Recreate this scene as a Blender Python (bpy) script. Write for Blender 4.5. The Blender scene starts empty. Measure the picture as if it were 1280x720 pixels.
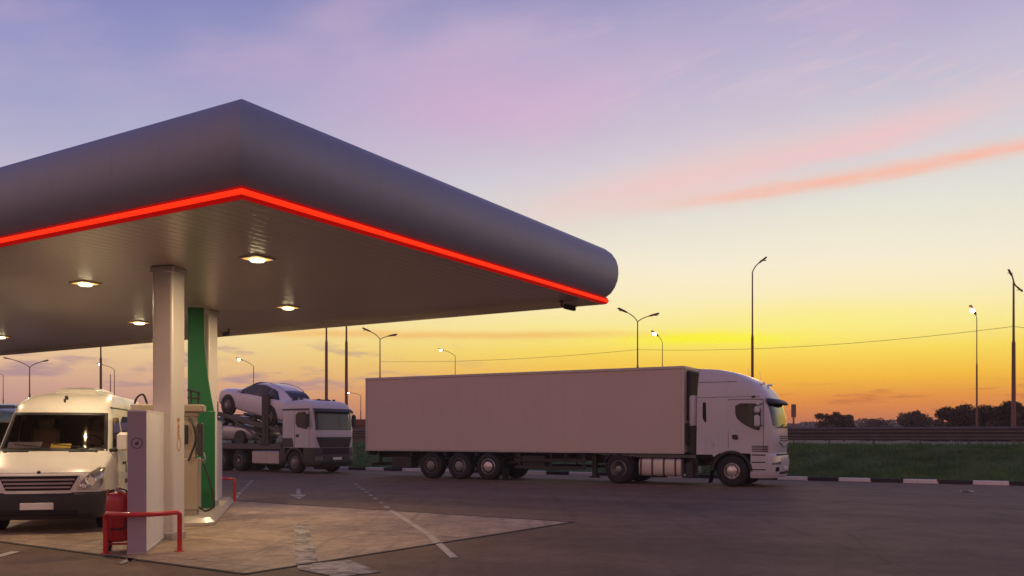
import bpy, bmesh, math, random
import numpy as np
from mathutils import Vector, Matrix
random.seed(7)
rng = np.random.default_rng(7)
PI = math.pi
R = math.radians
SC = bpy.context.scene
C = SC.collection
F, EYE, HOR = 1115.0, 1.67, 545.0          # focal length (px of the 1280 px photograph), eye height, horizon row


def gp(u, v, z=0.0):
    """ground point (height z) seen at that pixel"""
    y = (EYE - z) * F / (v - HOR)
    return Vector(((u - 640) / F * y, y, z))


def at(u, y, v):
    """point at depth y seen at that pixel"""
    return Vector(((u - 640) / F * y, y, EYE + (HOR - v) / F * y))


# ------------------------------------------------------------------ materials
def lin(c):
    return tuple((x / 12.92 if x <= .04045 else ((x + .055) / 1.055) ** 2.4) for x in c)


def s8(r, g, b):
    return lin((r / 255, g / 255, b / 255))


class G:
    def __init__(self, nt):
        self.nt = nt

    def n(self, t, **k):
        nd = self.nt.nodes.new(t)
        for a, b in k.items():
            setattr(nd, a, b)
        return nd

    def put(self, sock, v):
        if hasattr(v, 'is_output'):
            self.nt.links.new(v, sock)
        elif isinstance(v, (tuple, list)):
            sock.default_value = tuple(v) if len(v) == len(sock.default_value) else tuple(v) + (1,)
        else:
            sock.default_value = v

    def m(self, op, a, b=0.0, c=0.0, clamp=False):
        nd = self.n('ShaderNodeMath', operation=op, use_clamp=clamp)
        for i, v in enumerate((a, b, c)):
            self.put(nd.inputs[i], v)
        return nd.outputs[0]

    def mix(self, f, a, b, mode='MIX'):
        nd = self.n('ShaderNodeMix', data_type='RGBA', blend_type=mode)
        self.put(nd.inputs[0], f)
        self.put(nd.inputs[6], a)
        self.put(nd.inputs[7], b)
        return nd.outputs[2]

    def ramp(self, f, stops, interp='LINEAR'):
        nd = self.n('ShaderNodeValToRGB')
        cr = nd.color_ramp
        cr.interpolation = interp
        while len(cr.elements) < len(stops):
            cr.elements.new(0.5)
        for e, (p, c) in zip(cr.elements, stops):
            e.position = p
            e.color = tuple(c) + (1,) if len(c) == 3 else c
        self.put(nd.inputs[0], f)
        return nd.outputs[0]

    def sstep(self, x, a, b):
        nd = self.n('ShaderNodeMapRange', interpolation_type='SMOOTHSTEP')
        self.put(nd.inputs[0], x)
        nd.inputs[1].default_value = a
        nd.inputs[2].default_value = b
        return nd.outputs[0]

    def noise(self, vec, scale, detail=3, rough=.55, dist=0.0):
        nd = self.n('ShaderNodeTexNoise')
        self.put(nd.inputs['Vector'], vec)
        nd.inputs['Scale'].default_value = scale
        nd.inputs['Detail'].default_value = detail
        nd.inputs['Roughness'].default_value = rough
        nd.inputs['Distortion'].default_value = dist
        return nd.outputs[0]

    def mapping(self, vec, rot=(0, 0, 0), scale=(1, 1, 1)):
        nd = self.n('ShaderNodeMapping')
        self.put(nd.inputs['Vector'], vec)
        nd.inputs['Rotation'].default_value = rot
        nd.inputs['Scale'].default_value = scale
        return nd.outputs[0]

    def comb(self, x, y, z):
        nd = self.n('ShaderNodeCombineXYZ')
        for i, v in enumerate((x, y, z)):
            self.put(nd.inputs[i], v)
        return nd.outputs[0]


def newmat(name):
    m = bpy.data.materials.new(name)
    m.use_nodes = True
    nt = m.node_tree
    b = nt.nodes['Principled BSDF']
    g = G(nt)
    tc = g.n('ShaderNodeTexCoord').outputs['Object']
    return m, g, b, tc


def mat(name, col, rough=.5, metal=0.0, var=.12, scale=2.5, bump=0.0, bscale=60, spec=.5, coat=0.0, grime=0.0, rvar=.1):
    """a surface with large soft variation, fine grain and, if asked, streaky grime"""
    m, g, b, tc = newmat(name)
    n1 = g.noise(tc, scale, 4, .6)
    f = g.m('MULTIPLY_ADD', n1, 2 * var, 1 - var)
    c = g.mix(1.0, col, g.comb(f, f, f), 'MULTIPLY')
    if grime:
        st = g.noise(g.mapping(tc, scale=(7, 7, .8)), 1.3, 5, .65)
        gr = g.m('MULTIPLY', g.sstep(st, .48, .8), grime)
        c = g.mix(gr, c, (.07, .055, .045))
    g.put(b.inputs['Base Color'], c)
    n2 = g.noise(tc, scale * 4, 3)
    g.put(b.inputs['Roughness'], g.m('MULTIPLY_ADD', n2, 2 * rvar, rough - rvar, clamp=True))
    b.inputs['Metallic'].default_value = metal
    b.inputs['Specular IOR Level'].default_value = spec
    b.inputs['Coat Weight'].default_value = coat
    b.inputs['Coat Roughness'].default_value = .08
    if bump:
        bp = g.n('ShaderNodeBump')
        bp.inputs['Strength'].default_value = bump
        bp.inputs['Distance'].default_value = .01
        g.put(bp.inputs['Height'], g.noise(tc, bscale, 3))
        g.put(b.inputs['Normal'], bp.outputs[0])
    return m


def emit(name, col, strength, base=None):
    m, g, b, tc = newmat(name)
    n = g.noise(tc, 6, 2)
    b.inputs['Base Color'].default_value = tuple(base or col) + (1,)
    b.inputs['Emission Color'].default_value = tuple(col) + (1,)
    g.put(b.inputs['Emission Strength'], g.m('MULTIPLY_ADD', n, strength * .2, strength * .9))
    b.inputs['Roughness'].default_value = .7
    b.inputs['Specular IOR Level'].default_value = .1
    return m


def clear_glass(name, tint):
    m, g, b, tc = newmat(name)
    nt = m.node_tree
    tr = g.n('ShaderNodeBsdfTransparent')
    gl = g.n('ShaderNodeBsdfGlossy')
    gl.inputs['Roughness'].default_value = .03
    dirt = g.noise(tc, 5, 4)
    f = g.m('MULTIPLY_ADD', dirt, .3, .85)
    g.put(tr.inputs[0], g.mix(1.0, tint, g.comb(f, f, f), 'MULTIPLY'))
    fr = g.n('ShaderNodeFresnel')
    fr.inputs[0].default_value = 1.5
    mx = g.n('ShaderNodeMixShader')
    g.put(mx.inputs[0], fr.outputs[0])
    nt.links.new(tr.outputs[0], mx.inputs[1])
    nt.links.new(gl.outputs[0], mx.inputs[2])
    nt.links.new(mx.outputs[0], nt.nodes['Material Output'].inputs['Surface'])
    return m


M = dict(
    white=mat('white_paint', (.56, .55, .56), .38, var=.05, coat=.25, grime=.12),
    cream=mat('cream_white_paint', (.74, .72, .66), .33, var=.05, coat=.4, grime=.10),
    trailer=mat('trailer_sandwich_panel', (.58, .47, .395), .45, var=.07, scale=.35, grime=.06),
    alu=mat('dull_aluminium', (.48, .46, .45), .42, .7, var=.15, grime=.2),
    slat=mat('grille_slat_grey', (.30, .28, .27), .35, .6, var=.15),
    chrome=mat('chrome', (.75, .74, .73), .16, 1.0, var=.05),
    tank=mat('brushed_tank_metal', (.60, .54, .47), .4, .35, var=.1, grime=.15),
    rubber=mat('tyre_rubber', (.016, .015, .016), .8, var=.3, bump=.3, bscale=40),
    plastic=mat('black_plastic', (.022, .022, .025), .55, var=.2, bump=.1),
    greyplastic=mat('dark_grey_plastic', (.042, .038, .039), .55, var=.15, grime=.2),
    chassis=mat('chassis_paint', (.030, .027, .028), .6, var=.3, grime=.3),
    deck=mat('carrier_steel', (.10, .098, .10), .5, .3, var=.2, grime=.3),
    rim=mat('steel_rim', (.26, .25, .25), .45, .5, var=.2, grime=.35),
    rimbright=mat('polished_rim', (.72, .69, .68), .3, .7, var=.1, grime=.1),
    darkhole=mat('dark_recess', (.008, .008, .009), .8),
    glass=mat('dark_vehicle_glass', (.012, .014, .016), .05, var=.1, spec=.6, rvar=.02),
    lampglass=mat('headlamp_glass', (.34, .33, .33), .10, .5, var=.25, scale=9, rvar=.05),
    silver=mat('silver_car_paint', (.46, .45, .46), .3, .45, var=.05, coat=.6),
    pearl=mat('pearl_white_car_paint', (.68, .66, .69), .3, var=.04, coat=.6),
    bluepaint=mat('dark_blue_car_paint', (.055, .085, .16), .3, .2, var=.08, coat=.6),
    blackpaint=mat('black_car_paint', (.012, .012, .014), .25, .1, coat=.6),
    red=mat('red_enamel', (.52, .018, .022), .35, var=.1, coat=.3, grime=.12),
    redtank=mat('red_extinguisher_paint', (.40, .012, .016), .35, var=.1, coat=.3),
    green=mat('green_enamel', (.005, .15, .05), .4, var=.06),
    column=mat('column_cladding', (.66, .62, .57), .42, .1, var=.04, rvar=.02),
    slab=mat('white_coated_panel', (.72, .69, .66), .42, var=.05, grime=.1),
    skytint=mat('panel_sky_tint', (.34, .285, .33), .45, var=.05, grime=.08),  # darker lilac: violet sky light put into the colour of a pale panel
    dispenser=mat('beige_dispenser_panel', (.37, .32, .24), .42, var=.08, grime=.2),
    orange=mat('orange_sticker', (.60, .28, .10), .5),
    ink=mat('dark_print', (.05, .04, .06), .6),
    fascia=mat('fascia_metal', (.25, .285, .345), .50, .35, var=.06, scale=.6, rvar=.05, grime=.10),
    ceil=mat('ceiling_slat_metal', (.58, .52, .455), .30, .45, var=.04, scale=1.2, rvar=.03),
    concrete=mat('island_concrete', (.36, .32, .27), .8, var=.2, bump=.3, grime=.2),
    nosing=mat('island_steel_nosing', (.6, .57, .53), .35, .8, var=.1),
    pole=mat('lamp_pole_steel', (.20, .10, .07), .55, .2, var=.2),  # one red-brown for every pole, arm and lamp head
    paper=mat('paper', (.75, .75, .70), .8),
    yellowpaper=mat('yellow_paper', (.75, .55, .12), .8),
    kiosk=mat('red_brown_cladding', (.17, .075, .06), .7, var=.2),
    kioskwall=mat('grey_brown_wall', (.14, .10, .085), .8, var=.2),
    rail=mat('galvanised_guardrail', (.13, .115, .105), .5, .5, var=.25, grime=.3),
    bark=mat('bark', (.06, .045, .035), .9, var=.3),
    seat=mat('seat_cloth', (.26, .21, .165), .9),
    lime=mat('dash_trim', (.26, .20, .15), .7),
    led=emit('red_led_housing', (.40, .003, .002), .8, (.05, .002, .002)),
    ledcore=emit('red_led_tube', (1.0, .028, .005), 1.3, (.05, .002, .002)),
    lamp=emit('canopy_lamp_lens', (1.0, .86, .50), 9),
    lampglow=emit('canopy_lamp_diffuser', (1.0, .60, .16), .9),
    street=emit('street_lamp_glow', (1.0, .86, .58), 60),
    amber=mat('amber_marker', (.55, .20, .03), .3),
    vwind=clear_glass('van_windscreen_glass', (.84, .82, .74)),
    cable=mat('cable_rubber', (.03, .022, .02), .7),
)


# ------------------------------------------------------------------ mesh builder
class MB:
    def __init__(s):
        s.v, s.f, s.mi, s.cur = [], [], [], 0

    def add(s, vs, fs):
        o = len(s.v)
        s.v += [tuple(p) for p in vs]
        s.f += [tuple(o + i for i in f) for f in fs]
        s.mi += [s.cur] * len(fs)
        return s

    def box(s, c, d, rz=0.0, ry=0.0, ch=0.0):
        hx, hy, hz = d[0] / 2, d[1] / 2, d[2] / 2
        rot = Matrix.Rotation(rz, 3, 'Z') @ Matrix.Rotation(ry, 3, 'Y')
        c = Vector(c)
        if ch <= 0:
            vs = [c + rot @ Vector((x * hx, y * hy, z * hz)) for x in (-1, 1) for y in (-1, 1) for z in (-1, 1)]
            return s.add(vs, [(0, 1, 3, 2), (4, 6, 7, 5), (0, 4, 5, 1), (2, 3, 7, 6), (0, 2, 6, 4), (1, 5, 7, 3)])
        ch = min(ch, hx * .9, hy * .9, hz * .9)
        rings = []
        for z, i in ((-hz, ch), (-hz + ch, 0), (hz - ch, 0), (hz, ch)):
            a, b = hx - i, hy - i
            k = ch if i == 0 else ch * .4
            rings.append([c + rot @ Vector(p) for p in ((a, -b + k, z), (a, b - k, z), (a - k, b, z), (-a + k, b, z),
                                                         (-a, b - k, z), (-a, -b + k, z), (-a + k, -b, z), (a - k, -b, z))])
        return s.loft(rings)

    def loft(s, rings, caps=True, closed=True):
        n = len(rings[0])
        vs = [p for r in rings for p in r]
        fs = []
        for i in range(len(rings) - 1):
            for j in range(n if closed else n - 1):
                k = (j + 1) % n
                fs.append((i * n + j, i * n + k, (i + 1) * n + k, (i + 1) * n + j))
        if caps:
            fs.append(tuple(range(n))[::-1])
            fs.append(tuple((len(rings) - 1) * n + j for j in range(n)))
        return s.add(vs, fs)

    def grid(s, rows):
        return s.loft(rows, caps=False, closed=False)

    def prism(s, poly, y0, y1, axes='xz'):
        """2-D outline extruded along the third axis"""
        def p3(a, b, t):
            return {'xz': (a, t, b), 'xy': (a, b, t), 'yz': (t, a, b)}[axes]
        return s.loft([[p3(a, b, y0) for a, b in poly], [p3(a, b, y1) for a, b in poly]])

    def tube(s, pts, r, n=8, caps=True):
        pts = [Vector(p) for p in pts]
        rs = r if isinstance(r, (list, tuple)) else [r] * len(pts)
        rings = []
        prev = None
        for i, p in enumerate(pts):
            d = (pts[min(i + 1, len(pts) - 1)] - pts[max(i - 1, 0)]).normalized()
            if prev is None:
                a = d.orthogonal().normalized()
            else:
                a = (prev - d * prev.dot(d)).normalized()
            prev = a
            b = d.cross(a)
            rings.append([p + (a * math.cos(2 * PI * k / n) + b * math.sin(2 * PI * k / n)) * rs[i] for k in range(n)])
        return s.loft(rings, caps)

    def lathe(s, prof, c, axis='y', n=28, caps=True):
        c = Vector(c)
        rings = []
        for rr, h in prof:
            ring = []
            for k in range(n):
                a, b = rr * math.cos(2 * PI * k / n), rr * math.sin(2 * PI * k / n)
                ring.append(c + Vector({'y': (a, h, b), 'z': (a, b, h), 'x': (h, a, b)}[axis]))
            rings.append(ring)
        return s.loft(rings, caps)


def obj(name, mb, mats, parent=None, bevel=0.0, sharp=32, smooth=True):
    me = bpy.data.meshes.new(name)
    me.from_pydata(mb.v, [], mb.f)
    for m in (mats if isinstance(mats, (list, tuple)) else [mats]):
        me.materials.append(m)
    me.polygons.foreach_set('material_index', mb.mi)
    bm = bmesh.new()
    bm.from_mesh(me)
    bmesh.ops.recalc_face_normals(bm, faces=bm.faces[:])
    bm.to_mesh(me)
    bm.free()
    if smooth:
        me.polygons.foreach_set('use_smooth', [True] * len(me.polygons))
        me.set_sharp_from_angle(angle=R(sharp))
    o = bpy.data.objects.new(name, me)
    C.objects.link(o)
    if parent is not None:
        o.parent = parent
    if bevel:
        b = o.modifiers.new('edge', 'BEVEL')
        b.width = bevel
        b.segments = 2
        b.limit_method = 'ANGLE'
        b.angle_limit = R(40)
    return o


def rawobj(name, verts, faces, mats, parent=None, mi=None):
    me = bpy.data.meshes.new(name)
    me.from_pydata(verts, [], faces)
    for m in (mats if isinstance(mats, (list, tuple)) else [mats]):
        me.materials.append(m)
    if mi is not None:
        me.polygons.foreach_set('material_index', mi)
    o = bpy.data.objects.new(name, me)
    C.objects.link(o)
    if parent is not None:
        o.parent = parent
    return o


def tag(o, label=None, cat=None, group=None, kind=None):
    for k, v in (('label', label), ('category', cat), ('group', group), ('kind', kind)):
        if v:
            o[k] = v
    return o


def thing(name, label, cat, loc=(0, 0, 0), rz=0.0, group=None):
    o = bpy.data.objects.new(name, None)
    o.empty_display_size = .2
    C.objects.link(o)
    o.location = loc
    o.rotation_euler = (0, 0, rz)
    return tag(o, label, cat, group)


def interp(x, pts):
    if x <= pts[0][0]:
        return pts[0][1]
    for (a, b), (c, d) in zip(pts, pts[1:]):
        if x <= c:
            return b + (d - b) * (x - a) / (c - a)
    return pts[-1][1]


class Shell:
    """a vehicle cab or van body made of horizontal slices: xf/xb front and back x, w half width, each by height"""
    def __init__(s, xf, xb, w, L=.7, n=3.0, rb=.08):
        s.xf, s.xb, s.w, s.L, s.n, s.rb = xf, xb, w, L, n, rb

    def fx(s, y, z):
        w = interp(z, s.w)
        t = min(1.0, abs(y) / w)
        return interp(z, s.xf) - s.L + s.L * (1 - t ** s.n) ** (1 / s.n)

    def ring(s, z, m=14):
        w, xb, xf = interp(z, s.w), interp(z, s.xb), interp(z, s.xf)
        x0 = xf - s.L
        pts = [(xb, -w + s.rb), (xb + s.rb * .3, -w + s.rb * .3), (xb + s.rb, -w)]
        pts += [(xb + s.rb + (x0 - xb - s.rb) * k / 4, -w) for k in (1, 2, 3)]
        for j in range(-m, m + 1):
            y = w * math.sin(PI / 2 * j / m)
            pts.append((s.fx(y, z), y))
        pts += [(xb + s.rb + (x0 - xb - s.rb) * k / 4, w) for k in (3, 2, 1)]
        pts += [(xb + s.rb, w), (xb + s.rb * .3, w - s.rb * .3), (xb, w - s.rb)]
        return [Vector((a, b, z)) for a, b in pts]

    def build(s, mb, zs, hole=None, m=14):
        rings = [s.ring(z, m) for z in zs]
        n = len(rings[0])
        vs = [p for r in rings for p in r]
        fs = []
        for i in range(len(rings) - 1):
            for j in range(n):
                k = (j + 1) % n
                cen = (rings[i][j] + rings[i][k] + rings[i + 1][j] + rings[i + 1][k]) / 4
                if hole and hole(cen):
                    continue
                fs.append((i * n + j, i * n + k, (i + 1) * n + k, (i + 1) * n + j))
        fs.append(tuple(range(n)))
        fs.append(tuple((len(rings) - 1) * n + j for j in range(n)))
        return mb.add(vs, fs)

    def nrm(s, y, z):
        e = .01
        a = Vector((s.fx(y + e, z) - s.fx(y - e, z), 2 * e, 0))
        b = Vector((s.fx(y, z + e) - s.fx(y, z - e), 0, 2 * e))
        n = a.cross(b).normalized()
        return n if n.x > 0 else -n

    def patch(s, mb, z0, z1, ya, yb, off=.006, thick=.02, nz=6, ny=12):
        """a sheet that follows the front; ya, yb may be functions of height"""
        fa = ya if callable(ya) else (lambda z: ya)
        fb = yb if callable(yb) else (lambda z: yb)
        outer, inner = [], []
        for i in range(nz + 1):
            z = z0 + (z1 - z0) * i / nz
            ro, ri = [], []
            for j in range(ny + 1):
                y = fa(z) + (fb(z) - fa(z)) * j / ny
                p = Vector((s.fx(y, z), y, z))
                n = s.nrm(y, z)
                ro.append(p + n * off)
                ri.append(p + n * (off - thick))
            outer.append(ro)
            inner.append(ri)
        mb.grid(outer)
        if thick:
            for a, b in ((outer[0], inner[0]), (outer[-1], inner[-1])):
                mb.grid([a, b])
            mb.grid([[r[0] for r in outer], [r[0] for r in inner]])
            mb.grid([[r[-1] for r in outer], [r[-1] for r in inner]])
        return mb

    def side(s, mb, poly, sgn, off=.006, thick=.02, ns=8):
        """flat-ish plate on the side following the tumblehome; poly = (x, z) convex outline, sliced by height"""
        outer = [Vector((x, sgn * (interp(z, s.w) + off), z)) for x, z in poly]
        inner = [Vector((x, sgn * (interp(z, s.w) + off - thick), z)) for x, z in poly]
        return mb.loft([outer, inner])


def smooth_poly(poly, k=2):
    for _ in range(k):
        q = []
        for i in range(len(poly)):
            a, b = poly[i], poly[(i + 1) % len(poly)]
            q += [(a[0] * .8 + b[0] * .2, a[1] * .8 + b[1] * .2), (a[0] * .2 + b[0] * .8, a[1] * .2 + b[1] * .8)]
        poly = q
    return poly


def wheel(parent, x, y, z, r, w, side, rimmat, dual=False, rimr=.56, name='wheel'):
    """tyre as the part, rim as its sub-part; side = -1 / +1 tells which way the outer face looks"""
    t = MB()
    k = rimr
    prof = [(r * k, -w / 2), (r * (k + .12), -w / 2 - .012), (r * .9, -w / 2 - .008), (r * .975, -w / 2 + .02), (r, -w / 2 + .05), (r, -w * .17)]
    prof += [(r * .985, -w * .16), (r * .985, -w * .13), (r, -w * .12), (r, w * .12), (r * .985, w * .13), (r * .985, w * .16), (r, w * .17)]
    prof += [(r, w / 2 - .05), (r * .975, w / 2 - .02), (r * .9, w / 2 + .008), (r * (k + .12), w / 2 + .012), (r * k, w / 2)]
    t.lathe(prof, (x, y, z), 'y', 36)
    o = obj(name, t, M['rubber'], parent, sharp=50)
    m = MB()
    e = side * w / 2
    if dual:
        pr = [(r * k * 1.02, e), (r * k * .96, e + side * .014), (r * k * .93, e - side * .01), (r * k * .80, e - side * .10), (r * k * .45, e - side * .11), (r * k * .43, e - side * .01), (r * k * .25, e + side * .015), (.01, e + side * .02)]
    else:
        pr = [(r * k * 1.02, e), (r * k * .97, e + side * .014), (r * k * .92, e - side * .01), (r * k * .86, e - side * .035), (r * k * .62, e + side * .0), (r * k * .45, e + side * .012), (r * k * .42, e + side * .05), (r * k * .25, e + side * .06), (.01, e + side * .062)]
    m.lathe(pr, (x, y, z), 'y', 32)
    for q in range(10):
        a = 2 * PI * q / 10
        cx, cz = x + math.cos(a) * r * k * .53, z + math.sin(a) * r * k * .53
        m.lathe([(.014, -.012), (.014, .025)], (cx, y + e + side * (.012 if not dual else -.10), cz), 'y', 6)
    m.cur = 1
    for q in range(10):
        a = 2 * PI * (q + .5) / 10
        cx, cz = x + math.cos(a) * r * k * .74, z + math.sin(a) * r * k * .74
        h = e - side * (.10 if dual else .02)
        m.lathe([(r * k * .075, -.012), (r * k * .075, .012)], (cx, y + h + side * .01, cz), 'y', 10)
    obj('rim', m, [rimmat, M['darkhole']], o, sharp=40)
    return o
# ------------------------------------------------------------------ camera, world, sun
cam_d = bpy.data.cameras.new('camera')
cam = bpy.data.objects.new('camera', cam_d)
C.objects.link(cam)
cam.location = (0, 0, EYE)
cam.rotation_euler = (PI / 2, 0, 0)
cam_d.sensor_width = 36
cam_d.lens = F / 1280 * 36
cam_d.shift_y = (HOR - 360) / 1280
cam_d.clip_start = .1
cam_d.clip_end = 8000
SC.camera = cam
SC.view_settings.view_transform = 'Standard'
SC.view_settings.look = 'None'
SC.view_settings.gamma = 1
SC.view_settings.exposure = 0
SC.view_settings.use_curve_mapping = False
SC.render.engine = 'CYCLES'
SC.cycles.use_denoising = True
SC.cycles.max_bounces = 8
SC.cycles.sample_clamp_indirect = 6

SUN_AZ, SUN_EL = .28, R(1.2)
wd = bpy.data.worlds.new('World')
SC.world = wd
wd.use_nodes = True
g = G(wd.node_tree)
d = g.n('ShaderNodeTexCoord').outputs['Generated']
sx = g.n('ShaderNodeSeparateXYZ')
g.put(sx.inputs[0], d)
X, Y, Z = sx.outputs
rad = g.m('SQRT', g.m('ADD', g.m('MULTIPLY', X, X), g.m('MULTIPLY', Y, Y)))
el = g.m('DIVIDE', Z, g.m('MAXIMUM', rad, .02))
az = g.m('ARCTAN2', X, Y)
warp = g.noise(g.comb(g.m('MULTIPLY', az, 1.2), g.m('MULTIPLY', el, 3), 3.3), 1.6, 3)
elw = g.m('ADD', el, g.m('MULTIPLY', g.m('SUBTRACT', warp, .5), g.m('MULTIPLY', el, .30)))
S = g.ramp(elw, [(0, s8(190, 106, 66)), (.020, s8(222, 128, 66)), (.04, s8(238, 152, 58)), (.062, s8(252, 192, 58)), (.090, s8(255, 224, 90)), (.118, s8(255, 238, 150)),
                 (.150, s8(254, 240, 192)), (.185, s8(250, 239, 212)), (.235, s8(232, 231, 216)), (.29, s8(217, 214, 217)), (.40, s8(188, 180, 208)), (.49, s8(156, 152, 194)),
                 (.75, s8(128, 124, 178)), (1, s8(108, 108, 166))])
A = g.ramp(elw, [(0, s8(188, 138, 128)), (.05, s8(212, 166, 148)), (.08, s8(234, 194, 154)), (.11, s8(246, 216, 168)), (.15, s8(238, 214, 186)), (.22, s8(208, 197, 204)), (.30, s8(178, 176, 206)),
                 (.40, s8(148, 150, 197)), (.49, s8(116, 125, 182)), (.75, s8(112, 115, 174)), (1, s8(104, 106, 164))])
B = g.ramp(elw, [(0, s8(168, 122, 112)), (.08, s8(220, 158, 142)), (.25, s8(228, 164, 150)), (.5, s8(194, 152, 162)), (.8, s8(140, 128, 170)), (1, s8(116, 112, 164))])
dz = g.m('ABSOLUTE', g.m('SUBTRACT', az, .32))
sky = g.mix(g.sstep(dz, .12, .90), S, A)
sky = g.mix(g.sstep(dz, .95, 2.3), sky, B)


def gauss(x, c, w):
    t = g.m('DIVIDE', g.m('SUBTRACT', x, c), w)
    return g.m('EXPONENT', g.m('MULTIPLY', g.m('MULTIPLY', t, t), -1))


def band(a, lo, hi, soft):
    return g.m('MULTIPLY', g.sstep(a, lo - soft, lo + soft), g.m('SUBTRACT', 1, g.sstep(a, hi - soft, hi + soft)))


# soft violet-pink veil high up and slanted cirrus to the right
v1 = g.noise(g.comb(g.m('MULTIPLY', az, 2.2), g.m('SUBTRACT', g.m('MULTIPLY', el, 5.5), g.m('MULTIPLY', az, .9)), .7), 1.5, 5, .55)
veil = g.m('MULTIPLY', g.sstep(v1, .40, .72), band(el, .27, .62, .09))
sky = g.mix(g.m('MULTIPLY', veil, .34), sky, s8(222, 184, 208))
pk0 = g.m('MULTIPLY', gauss(el, .37, .055), gauss(az, -.03, .17))
sky = g.mix(g.m('MULTIPLY', pk0, .42), sky, s8(228, 172, 208))
st_n = g.noise(g.comb(g.m('MULTIPLY', az, 7), g.m('SUBTRACT', g.m('MULTIPLY', el, 46), g.m('MULTIPLY', az, 5)), 1.9), 1.0, 5, .6)
fine = g.noise(g.comb(g.m('MULTIPLY', az, 30), g.m('SUBTRACT', g.m('MULTIPLY', el, 150), g.m('MULTIPLY', az, 14)), 4.9), 1.0, 4, .6)
l1 = g.m('SUBTRACT', g.m('SUBTRACT', el, .2555), g.m('MULTIPLY', g.m('SUBTRACT', az, .17), .078))
l1 = g.m('ADD', l1, g.m('MULTIPLY', g.m('SUBTRACT', st_n, .5), .012))
s1 = g.m('MULTIPLY', gauss(l1, 0, .0080), g.m('MULTIPLY', g.sstep(az, .08, .30), g.m('MULTIPLY_ADD', fine, .9, .45)))
sky = g.mix(g.m('MULTIPLY', s1, .95, clamp=True), sky, s8(250, 188, 166))
l2 = g.m('SUBTRACT', g.m('SUBTRACT', el, .285), g.m('MULTIPLY', g.m('SUBTRACT', az, .22), .16))
l2 = g.m('ADD', l2, g.m('MULTIPLY', g.m('SUBTRACT', st_n, .5), .03))
s2 = g.m('MULTIPLY', gauss(l2, 0, .020), g.m('MULTIPLY', band(az, .07, .50, .12), g.m('MULTIPLY_ADD', st_n, 1.1, .2)))
sky = g.mix(g.m('MULTIPLY', s2, .85, clamp=True), sky, s8(246, 198, 196))
l3 = g.m('SUBTRACT', g.m('SUBTRACT', el, .262), g.m('MULTIPLY', g.m('SUBTRACT', az, .10), .25))
s3 = g.m('MULTIPLY', gauss(l3, 0, .03), band(az, -.02, .3, .12))
sky = g.mix(g.m('MULTIPLY', s3, .35, clamp=True), sky, s8(240, 204, 196))
wisp = g.noise(g.comb(g.m('MULTIPLY', az, 9), g.m('SUBTRACT', g.m('MULTIPLY', el, 60), g.m('MULTIPLY', az, 15)), 6.6), 1.0, 6, .62, .4)
wm = g.m('MULTIPLY', g.sstep(wisp, .50, .74), g.m('MULTIPLY', band(el, .265, .46, .05), g.sstep(az, -.15, .25)))
sky = g.mix(g.m('MULTIPLY', wm, .20), sky, s8(250, 206, 206))
# bright yellow bar and orange bar above the glow
bw = g.m('MULTIPLY', g.m('SUBTRACT', g.noise(g.comb(g.m('MULTIPLY', az, 5), 0, 0), 1, 3), .5), .016)
elb = g.m('ADD', el, bw)
y1 = g.m('MULTIPLY', gauss(elb, .1075, .0075), g.m('MULTIPLY', gauss(az, .225, .10), g.m('MULTIPLY_ADD', fine, 1.0, .7)))
sky = g.mix(g.m('MULTIPLY', y1, 1.0, clamp=True), sky, s8(255, 246, 40))
y2 = g.m('MULTIPLY', gauss(el, .122, .019), gauss(az, .33, .12))
sky = g.mix(g.m('MULTIPLY', y2, .65, clamp=True), sky, s8(255, 244, 132))
o1 = g.m('MULTIPLY', gauss(elb, .1125, .0042), band(az, -.30, .12, .10))
sky = g.mix(g.m('MULTIPLY', o1, .6, clamp=True), sky, s8(246, 180, 96))
# small flat violet clouds low on the left, thin dark bars near the horizon on the right
cn = g.noise(g.comb(g.m('MULTIPLY', az, 13), g.m('MULTIPLY', el, 62), 8.1), 1.0, 4, .55)
cl = g.m('MULTIPLY', g.sstep(cn, .50, .66), g.m('MULTIPLY', band(el, .040, .098, .016), g.m('SUBTRACT', 1, g.sstep(az, -.20, .02))))
cl = g.m('MULTIPLY', cl, g.sstep(az, -1.4, -1.0))
sky = g.mix(g.m('MULTIPLY', cl, .75), sky, s8(174, 138, 150))
cn2 = g.noise(g.comb(g.m('MULTIPLY', az, 12), g.m('MULTIPLY', el, 130), 2.1), 1.0, 4, .55)
cl2 = g.m('MULTIPLY', g.sstep(cn2, .52, .68), g.m('MULTIPLY', band(el, .022, .052, .008), band(az, .2, .75, .1)))
sky = g.mix(g.m('MULTIPLY', cl2, .7), sky, s8(196, 104, 66))
nsk = g.n('ShaderNodeTexSky', sky_type='NISHITA')
nsk.sun_disc = False
nsk.sun_elevation = SUN_EL
nsk.sun_rotation = SUN_AZ
sky = g.mix(1.0, sky, g.mix(1.0, nsk.outputs[0], (.0012, .0012, .0012), 'MULTIPLY'), 'ADD')
bg = wd.node_tree.nodes['Background']
g.put(bg.inputs[0], sky)
bg.inputs[1].default_value = 1.0

sd = bpy.data.lights.new('sun', 'SUN')
sd.energy = .18
sd.angle = R(12)
sd.color = (1, .62, .32)
so = bpy.data.objects.new('sun', sd)
C.objects.link(so)
so.rotation_euler = Vector((-math.sin(SUN_AZ) * math.cos(R(4)), -math.cos(SUN_AZ) * math.cos(R(4)), -math.sin(R(4)))).to_track_quat('-Z', 'Y').to_euler()

# ------------------------------------------------------------------ ground
K = Vector((-.8729, .4879, 0))
NN = Vector((.4879, .8729, 0))
K0 = Vector((17.2, 30, 0))
LA = Vector((-.853, .5215, 0))            # canopy long side
RA = Vector((.5215, .853, 0))             # canopy short side
AX = Vector((-.240, .971, 0))             # pump lane, away from the camera
WX = Vector((.971, .240, 0))


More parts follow.
